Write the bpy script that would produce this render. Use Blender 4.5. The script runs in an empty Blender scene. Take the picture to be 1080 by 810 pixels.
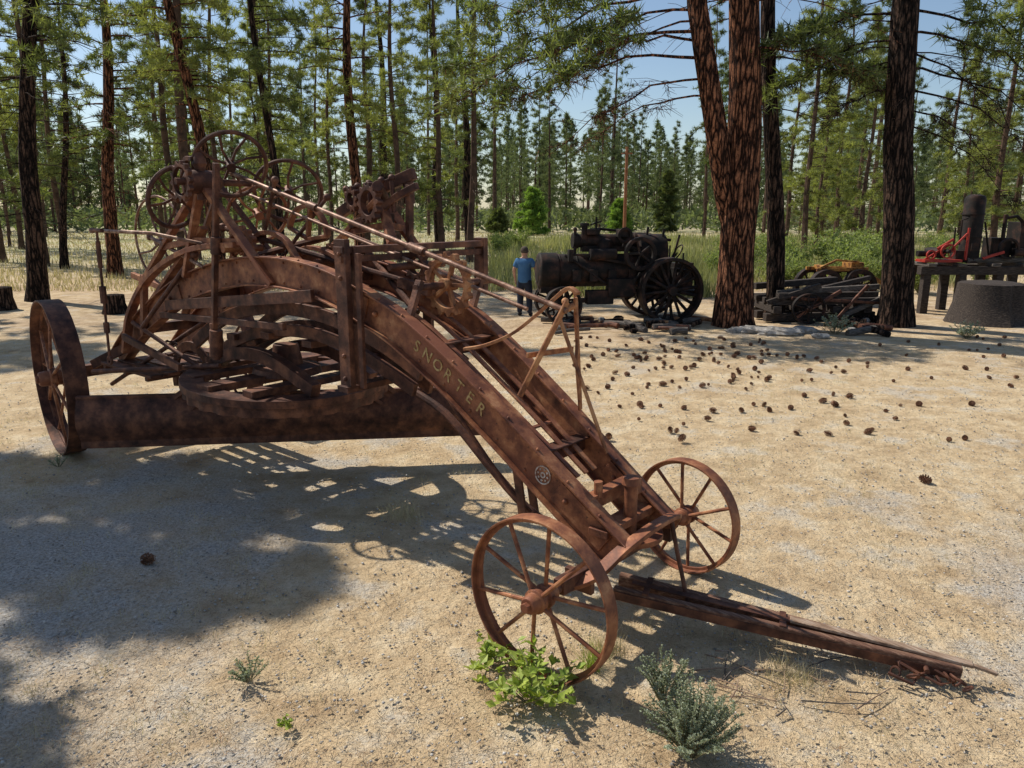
import bpy, math, random
import numpy as np
from mathutils import Vector, Matrix, noise
scene=bpy.context.scene
COL=scene.collection
R=random.Random(11)
pi=math.pi
# ------------------------------------------------------------------ camera
CAMZ=2.7; F=800.0; PITCH=math.radians(12.885)
cp,sp=math.cos(PITCH),math.sin(PITCH)
cam=bpy.data.cameras.new("camera"); cam.sensor_width=36; cam.lens=F/1080*36; cam.clip_end=3000; cam.clip_start=.05
camo=bpy.data.objects.new("camera",cam); COL.objects.link(camo)
camo.location=(0,0,CAMZ); camo.rotation_euler=(math.pi/2-PITCH,0,0); scene.camera=camo
def ray(px,py):
    x=(px-540)/F; y=(405-py)/F
    return x, cp+sp*y, -sp+cp*y
def gnd(px,py,z=0.0):
    x,y,zz=ray(px,py); t=(CAMZ-z)/(-zz); return Vector((x*t,y*t,z))
# grader frame : origin under the front axle, x forwards, y across, z up
GO=Vector((.74,4.71,0)); GA=math.atan2(-.641,.768); ux=Vector((math.cos(GA),math.sin(GA),0)); wx=Vector((-math.sin(GA),math.cos(GA),0))
def S(px,py,w):
    x,y,zz=ray(px,py)
    t=(GO.dot(wx)+w)/(x*wx.x+y*wx.y)
    p=Vector((x*t,y*t,0))-GO
    return Vector((p.dot(ux),w,CAMZ+zz*t))
def toG(p):
    q=Vector(p)-GO
    return Vector((q.dot(ux),q.dot(wx),p[2]))
# ------------------------------------------------------------------ world / sun
SE=math.radians(49); sh=Vector((-.84,.54,0)).normalized()
w=bpy.data.worlds.new("World"); scene.world=w; w.use_nodes=True
nt=w.node_tree; bg=nt.nodes["Background"]; sky=nt.nodes.new("ShaderNodeTexSky"); sky.sky_type='NISHITA'; sky.sun_disc=False
sky.sun_elevation=SE; sky.sun_rotation=math.atan2(sh.x,sh.y)%(2*math.pi); sky.air_density=1.0; sky.dust_density=.5; sky.ozone_density=1.5
nt.links.new(sky.outputs[0],bg.inputs[0]); bg.inputs[1].default_value=.115
sl=bpy.data.lights.new("sun","SUN"); sl.energy=5.0; sl.angle=math.radians(.53); sl.color=(1,.945,.85)
so=bpy.data.objects.new("sun",sl); COL.objects.link(so)
ld=Vector((-sh.x*math.cos(SE),-sh.y*math.cos(SE),-math.sin(SE))); so.rotation_euler=ld.to_track_quat('-Z','Y').to_euler(); so.location=(-10,10,20)
scene.view_settings.view_transform='Standard'; scene.view_settings.look='None'; scene.view_settings.exposure=0
# ------------------------------------------------------------------ materials
def ramp(nt,fac,stops):
    r=nt.nodes.new("ShaderNodeValToRGB"); e=r.color_ramp.elements
    while len(e)<len(stops): e.new(.5)
    for i,(p,c) in enumerate(stops):
        e[i].position=p; e[i].color=(c[0],c[1],c[2],1)
    nt.links.new(fac,r.inputs[0]); return r.outputs[0]
def mixc(nt,a,b,fac,mode='MIX'):
    m=nt.nodes.new("ShaderNodeMix"); m.data_type='RGBA'; m.blend_type=mode
    for s,v in ((m.inputs[0],fac),(m.inputs[6],a),(m.inputs[7],b)):
        if isinstance(v,(int,float)): s.default_value=v
        elif isinstance(v,tuple): s.default_value=(v[0],v[1],v[2],1)
        else: nt.links.new(v,s)
    return m.outputs[2]
def ntex(nt,vec,scale,detail=4,rough=.6):
    n=nt.nodes.new("ShaderNodeTexNoise"); n.inputs['Scale'].default_value=scale; n.inputs['Detail'].default_value=detail; n.inputs['Roughness'].default_value=rough
    if vec is not None: nt.links.new(vec,n.inputs['Vector'])
    return n.outputs[0]
def coords(nt,stretch=(1,1,1),world=False):
    if world:
        g=nt.nodes.new("ShaderNodeNewGeometry"); o=g.outputs['Position']
    else:
        t=nt.nodes.new("ShaderNodeTexCoord"); o=t.outputs['Object']
    if stretch==(1,1,1): return o
    m=nt.nodes.new("ShaderNodeMapping"); m.inputs['Scale'].default_value=stretch; nt.links.new(o,m.inputs[0]); return m.outputs[0]
def proc(name,stops,scale=3,detail=4,bump=.4,bscale=40,bdist=.01,rough=.85,metal=0,stretch=(1,1,1),island=0,trans=0,world=False,spec=.3,over=None,over2=None,nr=.6):
    m=bpy.data.materials.new(name); m.use_nodes=True; nt=m.node_tree; b=nt.nodes["Principled BSDF"]
    v=coords(nt,stretch,world)
    f=ntex(nt,v,scale,detail,nr)
    c=ramp(nt,f,stops)
    for ov in (over,over2):
        if ov:
            f2=ntex(nt,v,ov[0],4,.65); mk_=ramp(nt,f2,[(ov[1],(0,0,0)),(ov[2],(1,1,1))]); c=mixc(nt,c,ov[3],mk_)
    if island:
        g=nt.nodes.new("ShaderNodeNewGeometry"); rr=ramp(nt,g.outputs['Random Per Island'],[(0,(1-island,)*3),(1,(1+island*.6,)*3)])
        c=mixc(nt,c,rr,1.0,'MULTIPLY')
    nt.links.new(c,b.inputs['Base Color']); b.inputs['Roughness'].default_value=rough; b.inputs['Metallic'].default_value=metal
    b.inputs['Specular IOR Level'].default_value=spec
    if bump:
        n=ntex(nt,v,bscale,3); bp=nt.nodes.new("ShaderNodeBump"); bp.inputs['Strength'].default_value=bump; bp.inputs['Distance'].default_value=bdist
        nt.links.new(n,bp.inputs['Height']); nt.links.new(bp.outputs[0],b.inputs['Normal'])
    if trans:
        t=nt.nodes.new("ShaderNodeBsdfTranslucent"); nt.links.new(mixc(nt,c,(1.3,1.35,.6),1.0,'MULTIPLY'),t.inputs[0])
        mx=nt.nodes.new("ShaderNodeMixShader"); mx.inputs[0].default_value=trans
        out=[n for n in nt.nodes if n.type=='OUTPUT_MATERIAL'][0]
        nt.links.new(b.outputs[0],mx.inputs[1]); nt.links.new(t.outputs[0],mx.inputs[2]); nt.links.new(mx.outputs[0],out.inputs[0])
    return m
RUST=proc("rust_brown",[(.30,(.085,.031,.019)),(.45,(.205,.074,.038)),(.57,(.34,.135,.062)),(.72,(.54,.27,.13))],7,5,.5,70,.004,.58,.15,over=(30,.62,.72,(.08,.035,.024)),over2=(1.4,.52,.66,(.24,.085,.046)),nr=.62)
RUSTD=proc("rust_dark",[(.32,(.034,.015,.011)),(.5,(.105,.043,.027)),(.68,(.24,.10,.053))],7,5,.5,70,.004,.62,.18,nr=.62)
RUSTO=proc("rust_orange",[(.34,(.12,.045,.023)),(.5,(.32,.13,.056)),(.66,(.52,.27,.125))],7,5,.5,70,.004,.7,.1,nr=.66)
RUSTG=proc("worn_rusty_steel",[(.36,(.10,.045,.028)),(.52,(.23,.115,.07)),(.68,(.46,.32,.23))],11,5,.3,60,.004,.5,.3)
PAINT=proc("faded_yellow_paint",[(.34,(.24,.11,.045)),(.46,(.38,.24,.095)),(.7,(.52,.37,.17))],30,2,.2,80,.002,.8)
PAINTW=proc("worn_whitish_paint",[(.36,(.26,.15,.11)),(.50,(.46,.38,.32)),(.7,(.62,.55,.49))],34,2,.2,80,.002,.8)
BLACKM=proc("sooty_black_iron",[(.35,(.007,.006,.005)),(.5,(.018,.012,.010)),(.72,(.08,.036,.024))],4,5,.4,40,.01,.72,.12)
REDP=proc("red_paint",[(.3,(.28,.02,.015)),(.7,(.46,.05,.03))],5,3,.2,40,.004,.5)
YELP=proc("worn_yellow_orange_paint",[(.38,(.10,.035,.015)),(.52,(.36,.16,.035)),(.72,(.55,.30,.08))],8,4,.2,40,.004,.7)
WOODG=proc("weathered_wood",[(.3,(.035,.030,.026)),(.5,(.11,.092,.078)),(.75,(.24,.20,.17))],6,5,.6,30,.01,.9,0,(1,8,8))
WOODP=proc("pale_splintered_wood",[(.3,(.16,.09,.055)),(.5,(.34,.23,.155)),(.75,(.52,.42,.33))],6,5,.6,30,.01,.9,0,(1,9,9))
WOODK=proc("dark_weathered_timber",[(.3,(.015,.012,.011)),(.5,(.048,.037,.031)),(.75,(.13,.10,.08))],6,5,.6,30,.01,.9,0,(1,8,8))
WOODT=proc("tongue_wood",[(.3,(.07,.035,.024)),(.5,(.18,.088,.055)),(.75,(.38,.24,.16))],5,5,.7,24,.012,.85,0,(1.2,10,10))
STONE=proc("pale_stone",[(.3,(.16,.145,.13)),(.5,(.30,.275,.245)),(.7,(.50,.47,.43))],8,5,.6,20,.02,.9)
def barkmat(name,c0,c1,c2):
    m=bpy.data.materials.new(name); m.use_nodes=True; nt=m.node_tree; b=nt.nodes["Principled BSDF"]
    v=coords(nt,(1,1,.16)); d=nt.nodes.new("ShaderNodeVectorMath"); d.operation='ADD'
    wn=nt.nodes.new("ShaderNodeTexNoise"); wn.inputs['Scale'].default_value=6; wn.inputs['Detail'].default_value=3; nt.links.new(v,wn.inputs['Vector'])
    sc=nt.nodes.new("ShaderNodeVectorMath"); sc.operation='SCALE'; sc.inputs[3].default_value=.22; nt.links.new(wn.outputs['Color'],sc.inputs[0])
    nt.links.new(v,d.inputs[0]); nt.links.new(sc.outputs[0],d.inputs[1])
    vo=nt.nodes.new("ShaderNodeTexVoronoi"); vo.feature='DISTANCE_TO_EDGE'; vo.inputs['Scale'].default_value=11; nt.links.new(d.outputs[0],vo.inputs['Vector'])
    cr=ramp(nt,vo.outputs[0],[(0,c0),(.05,c0),(.13,c1),(.32,c2)])
    v2=coords(nt,(1,1,.5)); fn=ntex(nt,v2,26,4,.7)
    cr=mixc(nt,cr,ramp(nt,fn,[(.36,(.35,.33,.32)),(.5,(.9,.9,.9)),(.66,(1.5,1.4,1.3))]),1.0,'MULTIPLY')
    nt.links.new(cr,b.inputs['Base Color']); b.inputs['Roughness'].default_value=.95; b.inputs['Specular IOR Level'].default_value=.1
    mm=nt.nodes.new("ShaderNodeMath"); mm.operation='MINIMUM'; mm.inputs[1].default_value=.15; nt.links.new(vo.outputs[0],mm.inputs[0])
    ad=nt.nodes.new("ShaderNodeMath"); ad.operation='MULTIPLY_ADD'; nt.links.new(fn,ad.inputs[0]); ad.inputs[1].default_value=.16; nt.links.new(mm.outputs[0],ad.inputs[2])
    bp=nt.nodes.new("ShaderNodeBump"); bp.inputs['Strength'].default_value=1; bp.inputs['Distance'].default_value=.2; nt.links.new(ad.outputs[0],bp.inputs['Height']); nt.links.new(bp.outputs[0],b.inputs['Normal'])
    return m
BARK=barkmat("ponderosa_bark",(.026,.014,.010),(.13,.057,.034),(.32,.145,.08))
BARKD=barkmat("dark_bark",(.012,.009,.008),(.046,.030,.023),(.11,.068,.049))
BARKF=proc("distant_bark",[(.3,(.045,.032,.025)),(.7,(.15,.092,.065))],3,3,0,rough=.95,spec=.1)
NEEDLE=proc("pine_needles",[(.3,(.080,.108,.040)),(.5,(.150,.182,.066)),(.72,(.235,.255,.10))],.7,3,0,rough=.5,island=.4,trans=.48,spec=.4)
NEEDLED=proc("hazy_distant_needles",[(.3,(.11,.145,.085)),(.6,(.19,.22,.125))],.5,2,0,rough=.7,island=.35,trans=.42,spec=.15)  # distance haze put into the colour: paler and greyer than the near needles
NEEDLEY=proc("sunlit_tone_needles",[(.3,(.175,.20,.065)),(.7,(.34,.36,.13))],.8,3,0,rough=.5,island=.4,trans=.48,spec=.3)  # sunlight painted into the colour: lighter, yellower copy of the pine needles
BUSHM=proc("young_conifer_needles",[(.3,(.16,.27,.06)),(.7,(.30,.43,.10))],.8,2,0,rough=.6,island=.3,trans=.45,spec=.2)
DRY=proc("dry_grass",[(.3,(.40,.33,.20)),(.7,(.66,.57,.38))],1.5,2,0,rough=.8,island=.35,trans=.2,world=True,spec=.1)
GREENG=proc("meadow_green",[(.3,(.19,.21,.10)),(.5,(.33,.34,.165)),(.7,(.49,.45,.27))],.25,3,0,rough=.7,island=.35,trans=.3,world=True,spec=.1)
SHRUBM=proc("willow_leaf",[(.3,(.18,.24,.08)),(.7,(.37,.42,.17))],1.2,3,0,rough=.6,island=.4,trans=.4,spec=.2)
LEAFM=proc("bright_leaf",[(.3,(.20,.30,.045)),(.7,(.46,.52,.11))],9,3,0,rough=.5,island=.4,trans=.35,spec=.3)
SAGEM=proc("sage_leaf",[(.3,(.28,.32,.22)),(.7,(.48,.51,.39))],9,3,0,rough=.8,island=.35,trans=.2,spec=.1)
STEMM=proc("stem",[(.3,(.14,.13,.07)),(.7,(.26,.23,.14))],9,3,0,rough=.8)
CONEM=proc("pine_cone_scales",[(.3,(.13,.060,.035)),(.7,(.32,.165,.095))],20,3,0,rough=.8,island=.4,world=True)
PEB=proc("gravel_stones",[(.3,(.34,.32,.29)),(.7,(.60,.56,.50))],2,2,0,rough=.9,island=.5,world=True,spec=.15)
LITT=proc("fallen_needles",[(.3,(.28,.17,.095)),(.7,(.68,.54,.34))],5,2,0,rough=.85,island=.5,world=True,spec=.1)
def groundmat():
    m=bpy.data.materials.new("dry_soil"); m.use_nodes=True; nt=m.node_tree; b=nt.nodes["Principled BSDF"]
    v=coords(nt,(1,1,1),True)
    big=ntex(nt,v,.35,3); mid=ntex(nt,v,2.2,6,.7); fine=ntex(nt,v,42,4,.75)
    soil=ramp(nt,mid,[(.30,(.43,.30,.17)),(.5,(.64,.485,.295)),(.68,(.78,.645,.435))])
    grav=ramp(nt,fine,[(.3,(.25,.235,.215)),(.5,(.49,.455,.405)),(.68,(.74,.70,.64))])
    sx=nt.nodes.new("ShaderNodeSeparateXYZ"); nt.links.new(v,sx.inputs[0])
    def mth(op,a,b_,c_=None,clamp=False):
        n=nt.nodes.new("ShaderNodeMath"); n.operation=op; n.use_clamp=clamp
        for i,x in enumerate((a,b_,c_)):
            if x is None: continue
            if isinstance(x,(int,float)): n.inputs[i].default_value=x
            else: nt.links.new(x,n.inputs[i])
        return n.outputs[0]
    lx=mth('MULTIPLY_ADD',sx.outputs[0],-.45,-.6); yl=mth('MULTIPLY_ADD',sx.outputs[1],-.35,3.0)
    rx=mth('MULTIPLY_ADD',sx.outputs[0],.9,-2.9); ry=mth('MULTIPLY_ADD',sx.outputs[1],-.5,3.4)
    a=mth('MINIMUM',lx,yl); c=mth('MINIMUM',rx,ry); a=mth('MAXIMUM',a,c)
    n1=ntex(nt,v,1.1,5,.65)
    a=mth('ADD',a,mth('MULTIPLY_ADD',n1,2.8,-1.35)); a=mth('MULTIPLY',a,1.0,None,True)
    col=mixc(nt,soil,grav,a)
    gb=ramp(nt,n1,[(.54,(0,0,0)),(.63,(.5,.5,.5))]); col=mixc(nt,col,grav,gb)
    far=mth('MULTIPLY_ADD',sx.outputs[1],.16,-1.9,True); far=mth('MULTIPLY',far,ramp(nt,big,[(.38,(.1,.1,.1)),(.62,(.8,.8,.8))]))
    col=mixc(nt,col,ramp(nt,mid,[(.3,(.26,.17,.105)),(.55,(.50,.36,.23)),(.75,(.64,.51,.36))]),far)
    mead=mth('MULTIPLY_ADD',sx.outputs[1],.06,-1.7,True)
    mc=ramp(nt,ntex(nt,v,.12,3),[(.35,(.54,.45,.31)),(.5,(.52,.46,.28)),(.65,(.36,.36,.19))]); col=mixc(nt,col,mc,mead)
    f3=ntex(nt,v,110,3,.7)
    spk=ramp(nt,f3,[(.30,(.62,.57,.52)),(.42,(.96,.96,.96)),(.6,(1.03,1.03,1.03)),(.72,(1.22,1.2,1.17))]); col=mixc(nt,col,spk,1.0,'MULTIPLY')
    sp2=ramp(nt,fine,[(.30,(.70,.64,.58)),(.44,(1,1,1))]); col=mixc(nt,col,sp2,1.0,'MULTIPLY')
    nt.links.new(col,b.inputs['Base Color']); b.inputs['Roughness'].default_value=.95; b.inputs['Specular IOR Level'].default_value=.12
    h=mth('ADD',mth('MULTIPLY',ntex(nt,v,7,3),2.2),mth('ADD',mth('MULTIPLY',fine,.8),mth('MULTIPLY',f3,.4)))
    bp=nt.nodes.new("ShaderNodeBump"); bp.inputs['Strength'].default_value=.85; bp.inputs['Distance'].default_value=.03; nt.links.new(h,bp.inputs['Height']); nt.links.new(bp.outputs[0],b.inputs['Normal'])
    return m
# ------------------------------------------------------------------ mesh builder
def basis(d):
    d=Vector(d).normalized(); a=Vector((0,0,1)) if abs(d.z)<.95 else Vector((1,0,0))
    s=d.cross(a).normalized(); return d,s,s.cross(d).normalized()
class MB:
    def __init__(s): s.v=[]; s.f=[]
    def add(s,vs,fs):
        o=len(s.v); s.v+=[tuple(x) for x in vs]; s.f+=[tuple(i+o for i in f) for f in fs]
    def bar(s,p,q,wd,h,up=(0,0,1)):
        p=Vector(p);q=Vector(q); d=(q-p).normalized(); up=Vector(up)
        if abs(d.dot(up))>.97: up=Vector((1,0,0))
        sd=d.cross(up).normalized(); u=sd.cross(d).normalized(); vs=[]
        for c in (p,q):
            for a,b in ((-1,-1),(1,-1),(1,1),(-1,1)): vs.append(c+sd*(a*wd/2)+u*(b*h/2))
        s.add(vs,[(3,2,1,0),(4,5,6,7),(0,1,5,4),(1,2,6,5),(2,3,7,6),(3,0,4,7)])
    def strap(s,pts,wd,h,up=(0,0,1)):
        pts=[Vector(p) for p in pts]; vs=[]; up=Vector(up)
        for i,p in enumerate(pts):
            d=(pts[min(i+1,len(pts)-1)]-pts[max(i-1,0)]).normalized(); sd=d.cross(up).normalized(); u=sd.cross(d).normalized()
            for a,b in ((-1,-1),(1,-1),(1,1),(-1,1)): vs.append(p+sd*(a*wd/2)+u*(b*h/2))
        fs=[(3,2,1,0)]; n=len(pts)
        for i in range(n-1):
            for k in range(4): l=(k+1)%4; fs.append((i*4+k,i*4+l,(i+1)*4+l,(i+1)*4+k))
        fs.append(tuple((n-1)*4+k for k in range(4))); s.add(vs,fs)
    def box(s,c,dx,dy,dz): s.bar((c[0]-dx/2,c[1],c[2]),(c[0]+dx/2,c[1],c[2]),dy,dz)
    def rod(s,p,q,r,r2=None,n=10): s.path([p,q],[r,r if r2 is None else r2],n)
    def path(s,pts,rs,n=8,jit=None):
        pts=[Vector(p) for p in pts]
        if isinstance(rs,(int,float)): rs=[rs]*len(pts)
        vs=[]; d0=(pts[1]-pts[0]).normalized(); _,sd,_2=basis(d0)
        for i,p in enumerate(pts):
            d=(pts[min(i+1,len(pts)-1)]-pts[max(i-1,0)]).normalized()
            sd=(sd-d*sd.dot(d)).normalized(); u=d.cross(sd)
            for k in range(n):
                a=2*math.pi*k/n; r=rs[i]
                if jit: r*=jit(i,k)
                vs.append(p+sd*(math.cos(a)*r)+u*(math.sin(a)*r))
        fs=[]
        for i in range(len(pts)-1):
            for k in range(n):
                k2=(k+1)%n; fs.append((i*n+k,i*n+k2,(i+1)*n+k2,(i+1)*n+k))
        fs.append(tuple(range(n-1,-1,-1))); fs.append(tuple((len(pts)-1)*n+k for k in range(n)))
        s.add(vs,fs)
    def loopsweep(s,c,axis,prof,n=40,teeth=0,td=.03):
        c=Vector(c); d,a,b=basis(axis); m=len(prof); vs=[]
        for i in range(n):
            t=2*math.pi*i/n; rd=a*math.cos(t)+b*math.sin(t)
            for (rr,ax) in prof:
                if teeth and rr>teeth and (i//2)%2: rr=rr-td
                vs.append(c+rd*rr+d*ax)
        fs=[]
        for i in range(n):
            j=(i+1)%n
            for k in range(m):
                l=(k+1)%m; fs.append((i*m+k,j*m+k,j*m+l,i*m+l))
        s.add(vs,fs)
    def ring(s,c,axis,Ro,Ri,wd,n=40,teeth=0): s.loopsweep(c,axis,[(Ro,-wd/2),(Ro,wd/2),(Ri,wd/2),(Ri,-wd/2)],n,teeth)
    def torus(s,c,axis,Rr,r,n=36,m=8): s.loopsweep(c,axis,[(Rr+r*math.cos(2*math.pi*k/m),r*math.sin(2*math.pi*k/m)) for k in range(m)],n)
    def ball(s,c,r,n=8,m=5,sc=(1,1,1)):
        c=Vector(c); vs=[];fs=[]
        for i in range(m+1):
            ph=math.pi*i/m
            for k in range(n):
                a=2*math.pi*k/n; vs.append(c+Vector((math.sin(ph)*math.cos(a)*r*sc[0],math.sin(ph)*math.sin(a)*r*sc[1],math.cos(ph)*r*sc[2])))
        for i in range(m):
            for k in range(n):
                k2=(k+1)%n; fs.append((i*n+k,(i+1)*n+k,(i+1)*n+k2,i*n+k2))
        s.add(vs,fs)
    def sweep(s,pts,y0,prof):
        n=len(pts); m=len(prof); vs=[]
        for i,(x,z) in enumerate(pts):
            a=pts[max(i-1,0)]; b=pts[min(i+1,n-1)]; t=Vector((b[0]-a[0],b[1]-a[1])).normalized(); nn=(-t.y,t.x)
            yy=y0(x) if callable(y0) else y0
            for dy,dn in prof: vs.append((x+nn[0]*dn,yy+dy,z+nn[1]*dn))
        fs=[]
        for i in range(n-1):
            for k in range(m):
                l=(k+1)%m; fs.append((i*m+k,i*m+l,(i+1)*m+l,(i+1)*m+k))
        fs.append(tuple(range(m))); fs.append(tuple((n-1)*m+k for k in range(m-1,-1,-1)))
        s.add(vs,fs)
def finish(o,label=None,category=None,group=None,kind=None):
    if label: o["label"]=label
    if category: o["category"]=category
    if group: o["group"]=group
    if kind: o["kind"]=kind
    return o
def mk(name,mb,mat,parent=None,bevel=0,smooth=True,**kw):
    me=bpy.data.meshes.new(name); me.from_pydata(mb.v,[],mb.f); me.materials.append(mat)
    if smooth:
        me.polygons.foreach_set("use_smooth",[True]*len(me.polygons))
        try: me.set_sharp_from_angle(angle=math.radians(38))
        except Exception: pass
    me.update()
    o=bpy.data.objects.new(name,me); COL.objects.link(o)
    if parent: o.parent=parent
    if bevel:
        b=o.modifiers.new("bevel","BEVEL"); b.width=bevel; b.segments=2; b.limit_method='ANGLE'; b.angle_limit=math.radians(40)
    return finish(o,**kw)
def empty(name,loc=(0,0,0),rz=0,parent=None,**kw):
    o=bpy.data.objects.new(name,None); o.empty_display_size=.2; COL.objects.link(o); o.location=loc; o.rotation_euler=(0,0,rz)
    if parent: o.parent=parent
    return finish(o,**kw)
def trimesh(name,T):
    T=np.asarray(T,dtype=np.float32).reshape(-1,3,3); M=len(T)
    me=bpy.data.meshes.new(name); me.vertices.add(M*3); me.vertices.foreach_set("co",T.ravel())
    me.loops.add(M*3); me.loops.foreach_set("vertex_index",np.arange(M*3,dtype=np.int32))
    me.polygons.add(M); me.polygons.foreach_set("loop_start",np.arange(0,M*3,3,dtype=np.int32))
    me.update(calc_edges=True); return me
def stuff(name,T,mat,label,category,kind="stuff"):
    me=trimesh(name,T); me.materials.append(mat); o=bpy.data.objects.new(name,me); COL.objects.link(o)
    return finish(o,label=label,category=category,kind=kind)
def catmull(P,n=6):
    P=[tuple(p) for p in P]; out=[]
    for i in range(len(P)-1):
        p0=P[max(i-1,0)];p1=P[i];p2=P[i+1];p3=P[min(i+2,len(P)-1)]
        for k in range(n):
            t=k/n; out.append(tuple(.5*((2*b)+(-a+c)*t+(2*a-5*b+4*c-d)*t*t+(-a+3*b-3*c+d)*t**3) for a,b,c,d in zip(p0,p1,p2,p3)))
    out.append(P[-1]); return out
# ------------------------------------------------------------------ ground
def build_ground():
    def axis(lo,hi,n):
        t=np.linspace(-1,1,n); s=np.sinh(t*4.2)/math.sinh(4.2); return np.where(s<0,-s*lo,s*hi)
    xs=axis(-900,900,170); ys=axis(-200,1500,170)+5
    vs=[]
    for y in ys:
        for x in xs:
            z=.045*noise.noise(Vector((x*.4,y*.4,3)))+.018*noise.noise(Vector((x*1.6,y*1.6,1)))-.014
            vs.append((x,y,z))
    n=len(xs); fs=[(j*n+i,j*n+i+1,(j+1)*n+i+1,(j+1)*n+i) for j in range(len(ys)-1) for i in range(n-1)]
    me=bpy.data.meshes.new("ground"); me.from_pydata(vs,[],fs); me.materials.append(groundmat()); me.polygons.foreach_set("use_smooth",[True]*len(fs))
    o=bpy.data.objects.new("ground",me); COL.objects.link(o); finish(o,kind="structure",label="dry tan soil with gravel and pine needle litter",category="ground")
build_ground()
rng=np.random.default_rng(5)
def visible_pts(N,dmin,dmax,pw=1.0,margin=1.12):
    d=dmin+(dmax-dmin)*rng.random(N)**pw
    x=(rng.random(N)*2-1)*.675*margin*(d+.8)
    return np.stack([x,d,np.zeros(N)],1)
def peb_obj():
    P=visible_pts(28000,2.4,16,1.3); s=.004+.011*rng.random(len(P))**3; N=len(P)
    base=np.array([[1,0,0],[0,1,0],[-1,0,0],[0,-1,0],[0,0,.7],[0,0,-.7]],dtype=float)
    V=base[None]*s[:,None,None]*(.6+.7*rng.random((N,6,1))); a=rng.random(N)*6.28; c,sn=np.cos(a),np.sin(a)
    X=V[:,:,0]*c[:,None]-V[:,:,1]*sn[:,None]; Y=V[:,:,0]*sn[:,None]+V[:,:,1]*c[:,None]; vs=np.stack([X,Y,V[:,:,2]],2)+P[:,None,:]
    F_=np.array([[0,1,4],[1,2,4],[2,3,4],[3,0,4],[1,0,5],[2,1,5],[3,2,5],[0,3,5]])
    me=bpy.data.meshes.new("gravel")
    me.vertices.add(N*6); me.vertices.foreach_set("co",vs.astype(np.float32).ravel())
    idx=(F_[None]+np.arange(N)[:,None,None]*6).astype(np.int32).ravel()
    me.loops.add(len(idx)); me.loops.foreach_set("vertex_index",idx); me.polygons.add(N*8); me.polygons.foreach_set("loop_start",np.arange(0,len(idx),3,dtype=np.int32)); me.update(calc_edges=True)
    me.materials.append(PEB); o=bpy.data.objects.new("gravel",me); COL.objects.link(o); finish(o,kind="stuff",label="loose pale gravel lying on dry soil",category="gravel")
peb_obj()
def blades(P,h,wd,lean=.5):
    N=len(P); a=rng.random(N)*6.283; L=np.stack([np.cos(a),np.sin(a),np.zeros(N)],1)
    b=rng.random(N)*6.283; sd=np.stack([np.cos(b),np.sin(b),np.zeros(N)],1)*(wd/2)[:,None]
    tip=P+L*(h*lean*rng.random(N))[:,None]; tip[:,2]+=h
    return np.stack([P-sd,P+sd,tip],1)
P=visible_pts(75000,2.4,15,1.4); a=rng.random(len(P))*6.283; L=.03+.06*rng.random(len(P)); d=np.stack([np.cos(a),np.sin(a),.10*rng.random(len(P))],1)
n_=np.stack([-d[:,1],d[:,0],np.zeros(len(P))],1)*.0018; P[:,2]=.006+.008*rng.random(len(P))
stuff("needle_litter",np.stack([P-n_,P+n_,P+d*L[:,None]],1),LITT,"fallen dry pine needles scattered over the soil","needle litter")
C=visible_pts(1900,2.6,15,1.2); keep=[noise.noise(Vector((c[0]*.6,c[1]*.6,9)))>-.02 for c in C]; C=C[keep]
P=np.repeat(C,16,0); P=P+np.concatenate([rng.normal(size=(len(P),2))*.045,np.zeros((len(P),1))],1); h=.02+.09*rng.random(len(P))**2
stuff("dry_grass",blades(P,h,np.full(len(P),.003),.9),DRY,"sparse tufts of short dry straw grass","grass")
N=45000; d=26+70*rng.random(N)**1.3; x=(rng.random(N)*2-1)*.72*d; P=np.stack([x,d,np.zeros(N)],1)
stuff("meadow_grass",blades(P,.10+.25*rng.random(N),.02+.0007*d,.5),DRY,"dry yellow meadow grass","grass")
N=45000; d=24+50*rng.random(N)**1.2; x=(-.03+.62*rng.random(N))*d; k=np.array([noise.noise(Vector((a_*.25,b_*.18,2)))>-.08 for a_,b_ in zip(x,d)]); P=np.stack([x,d,np.zeros(N)],1)[k]; d=d[k]
stuff("green_meadow_grass",blades(P,.25+.65*rng.random(len(P)),.03+.0008*d,.5),GREENG,"tall green weeds and grass in the meadow","weeds")
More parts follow.
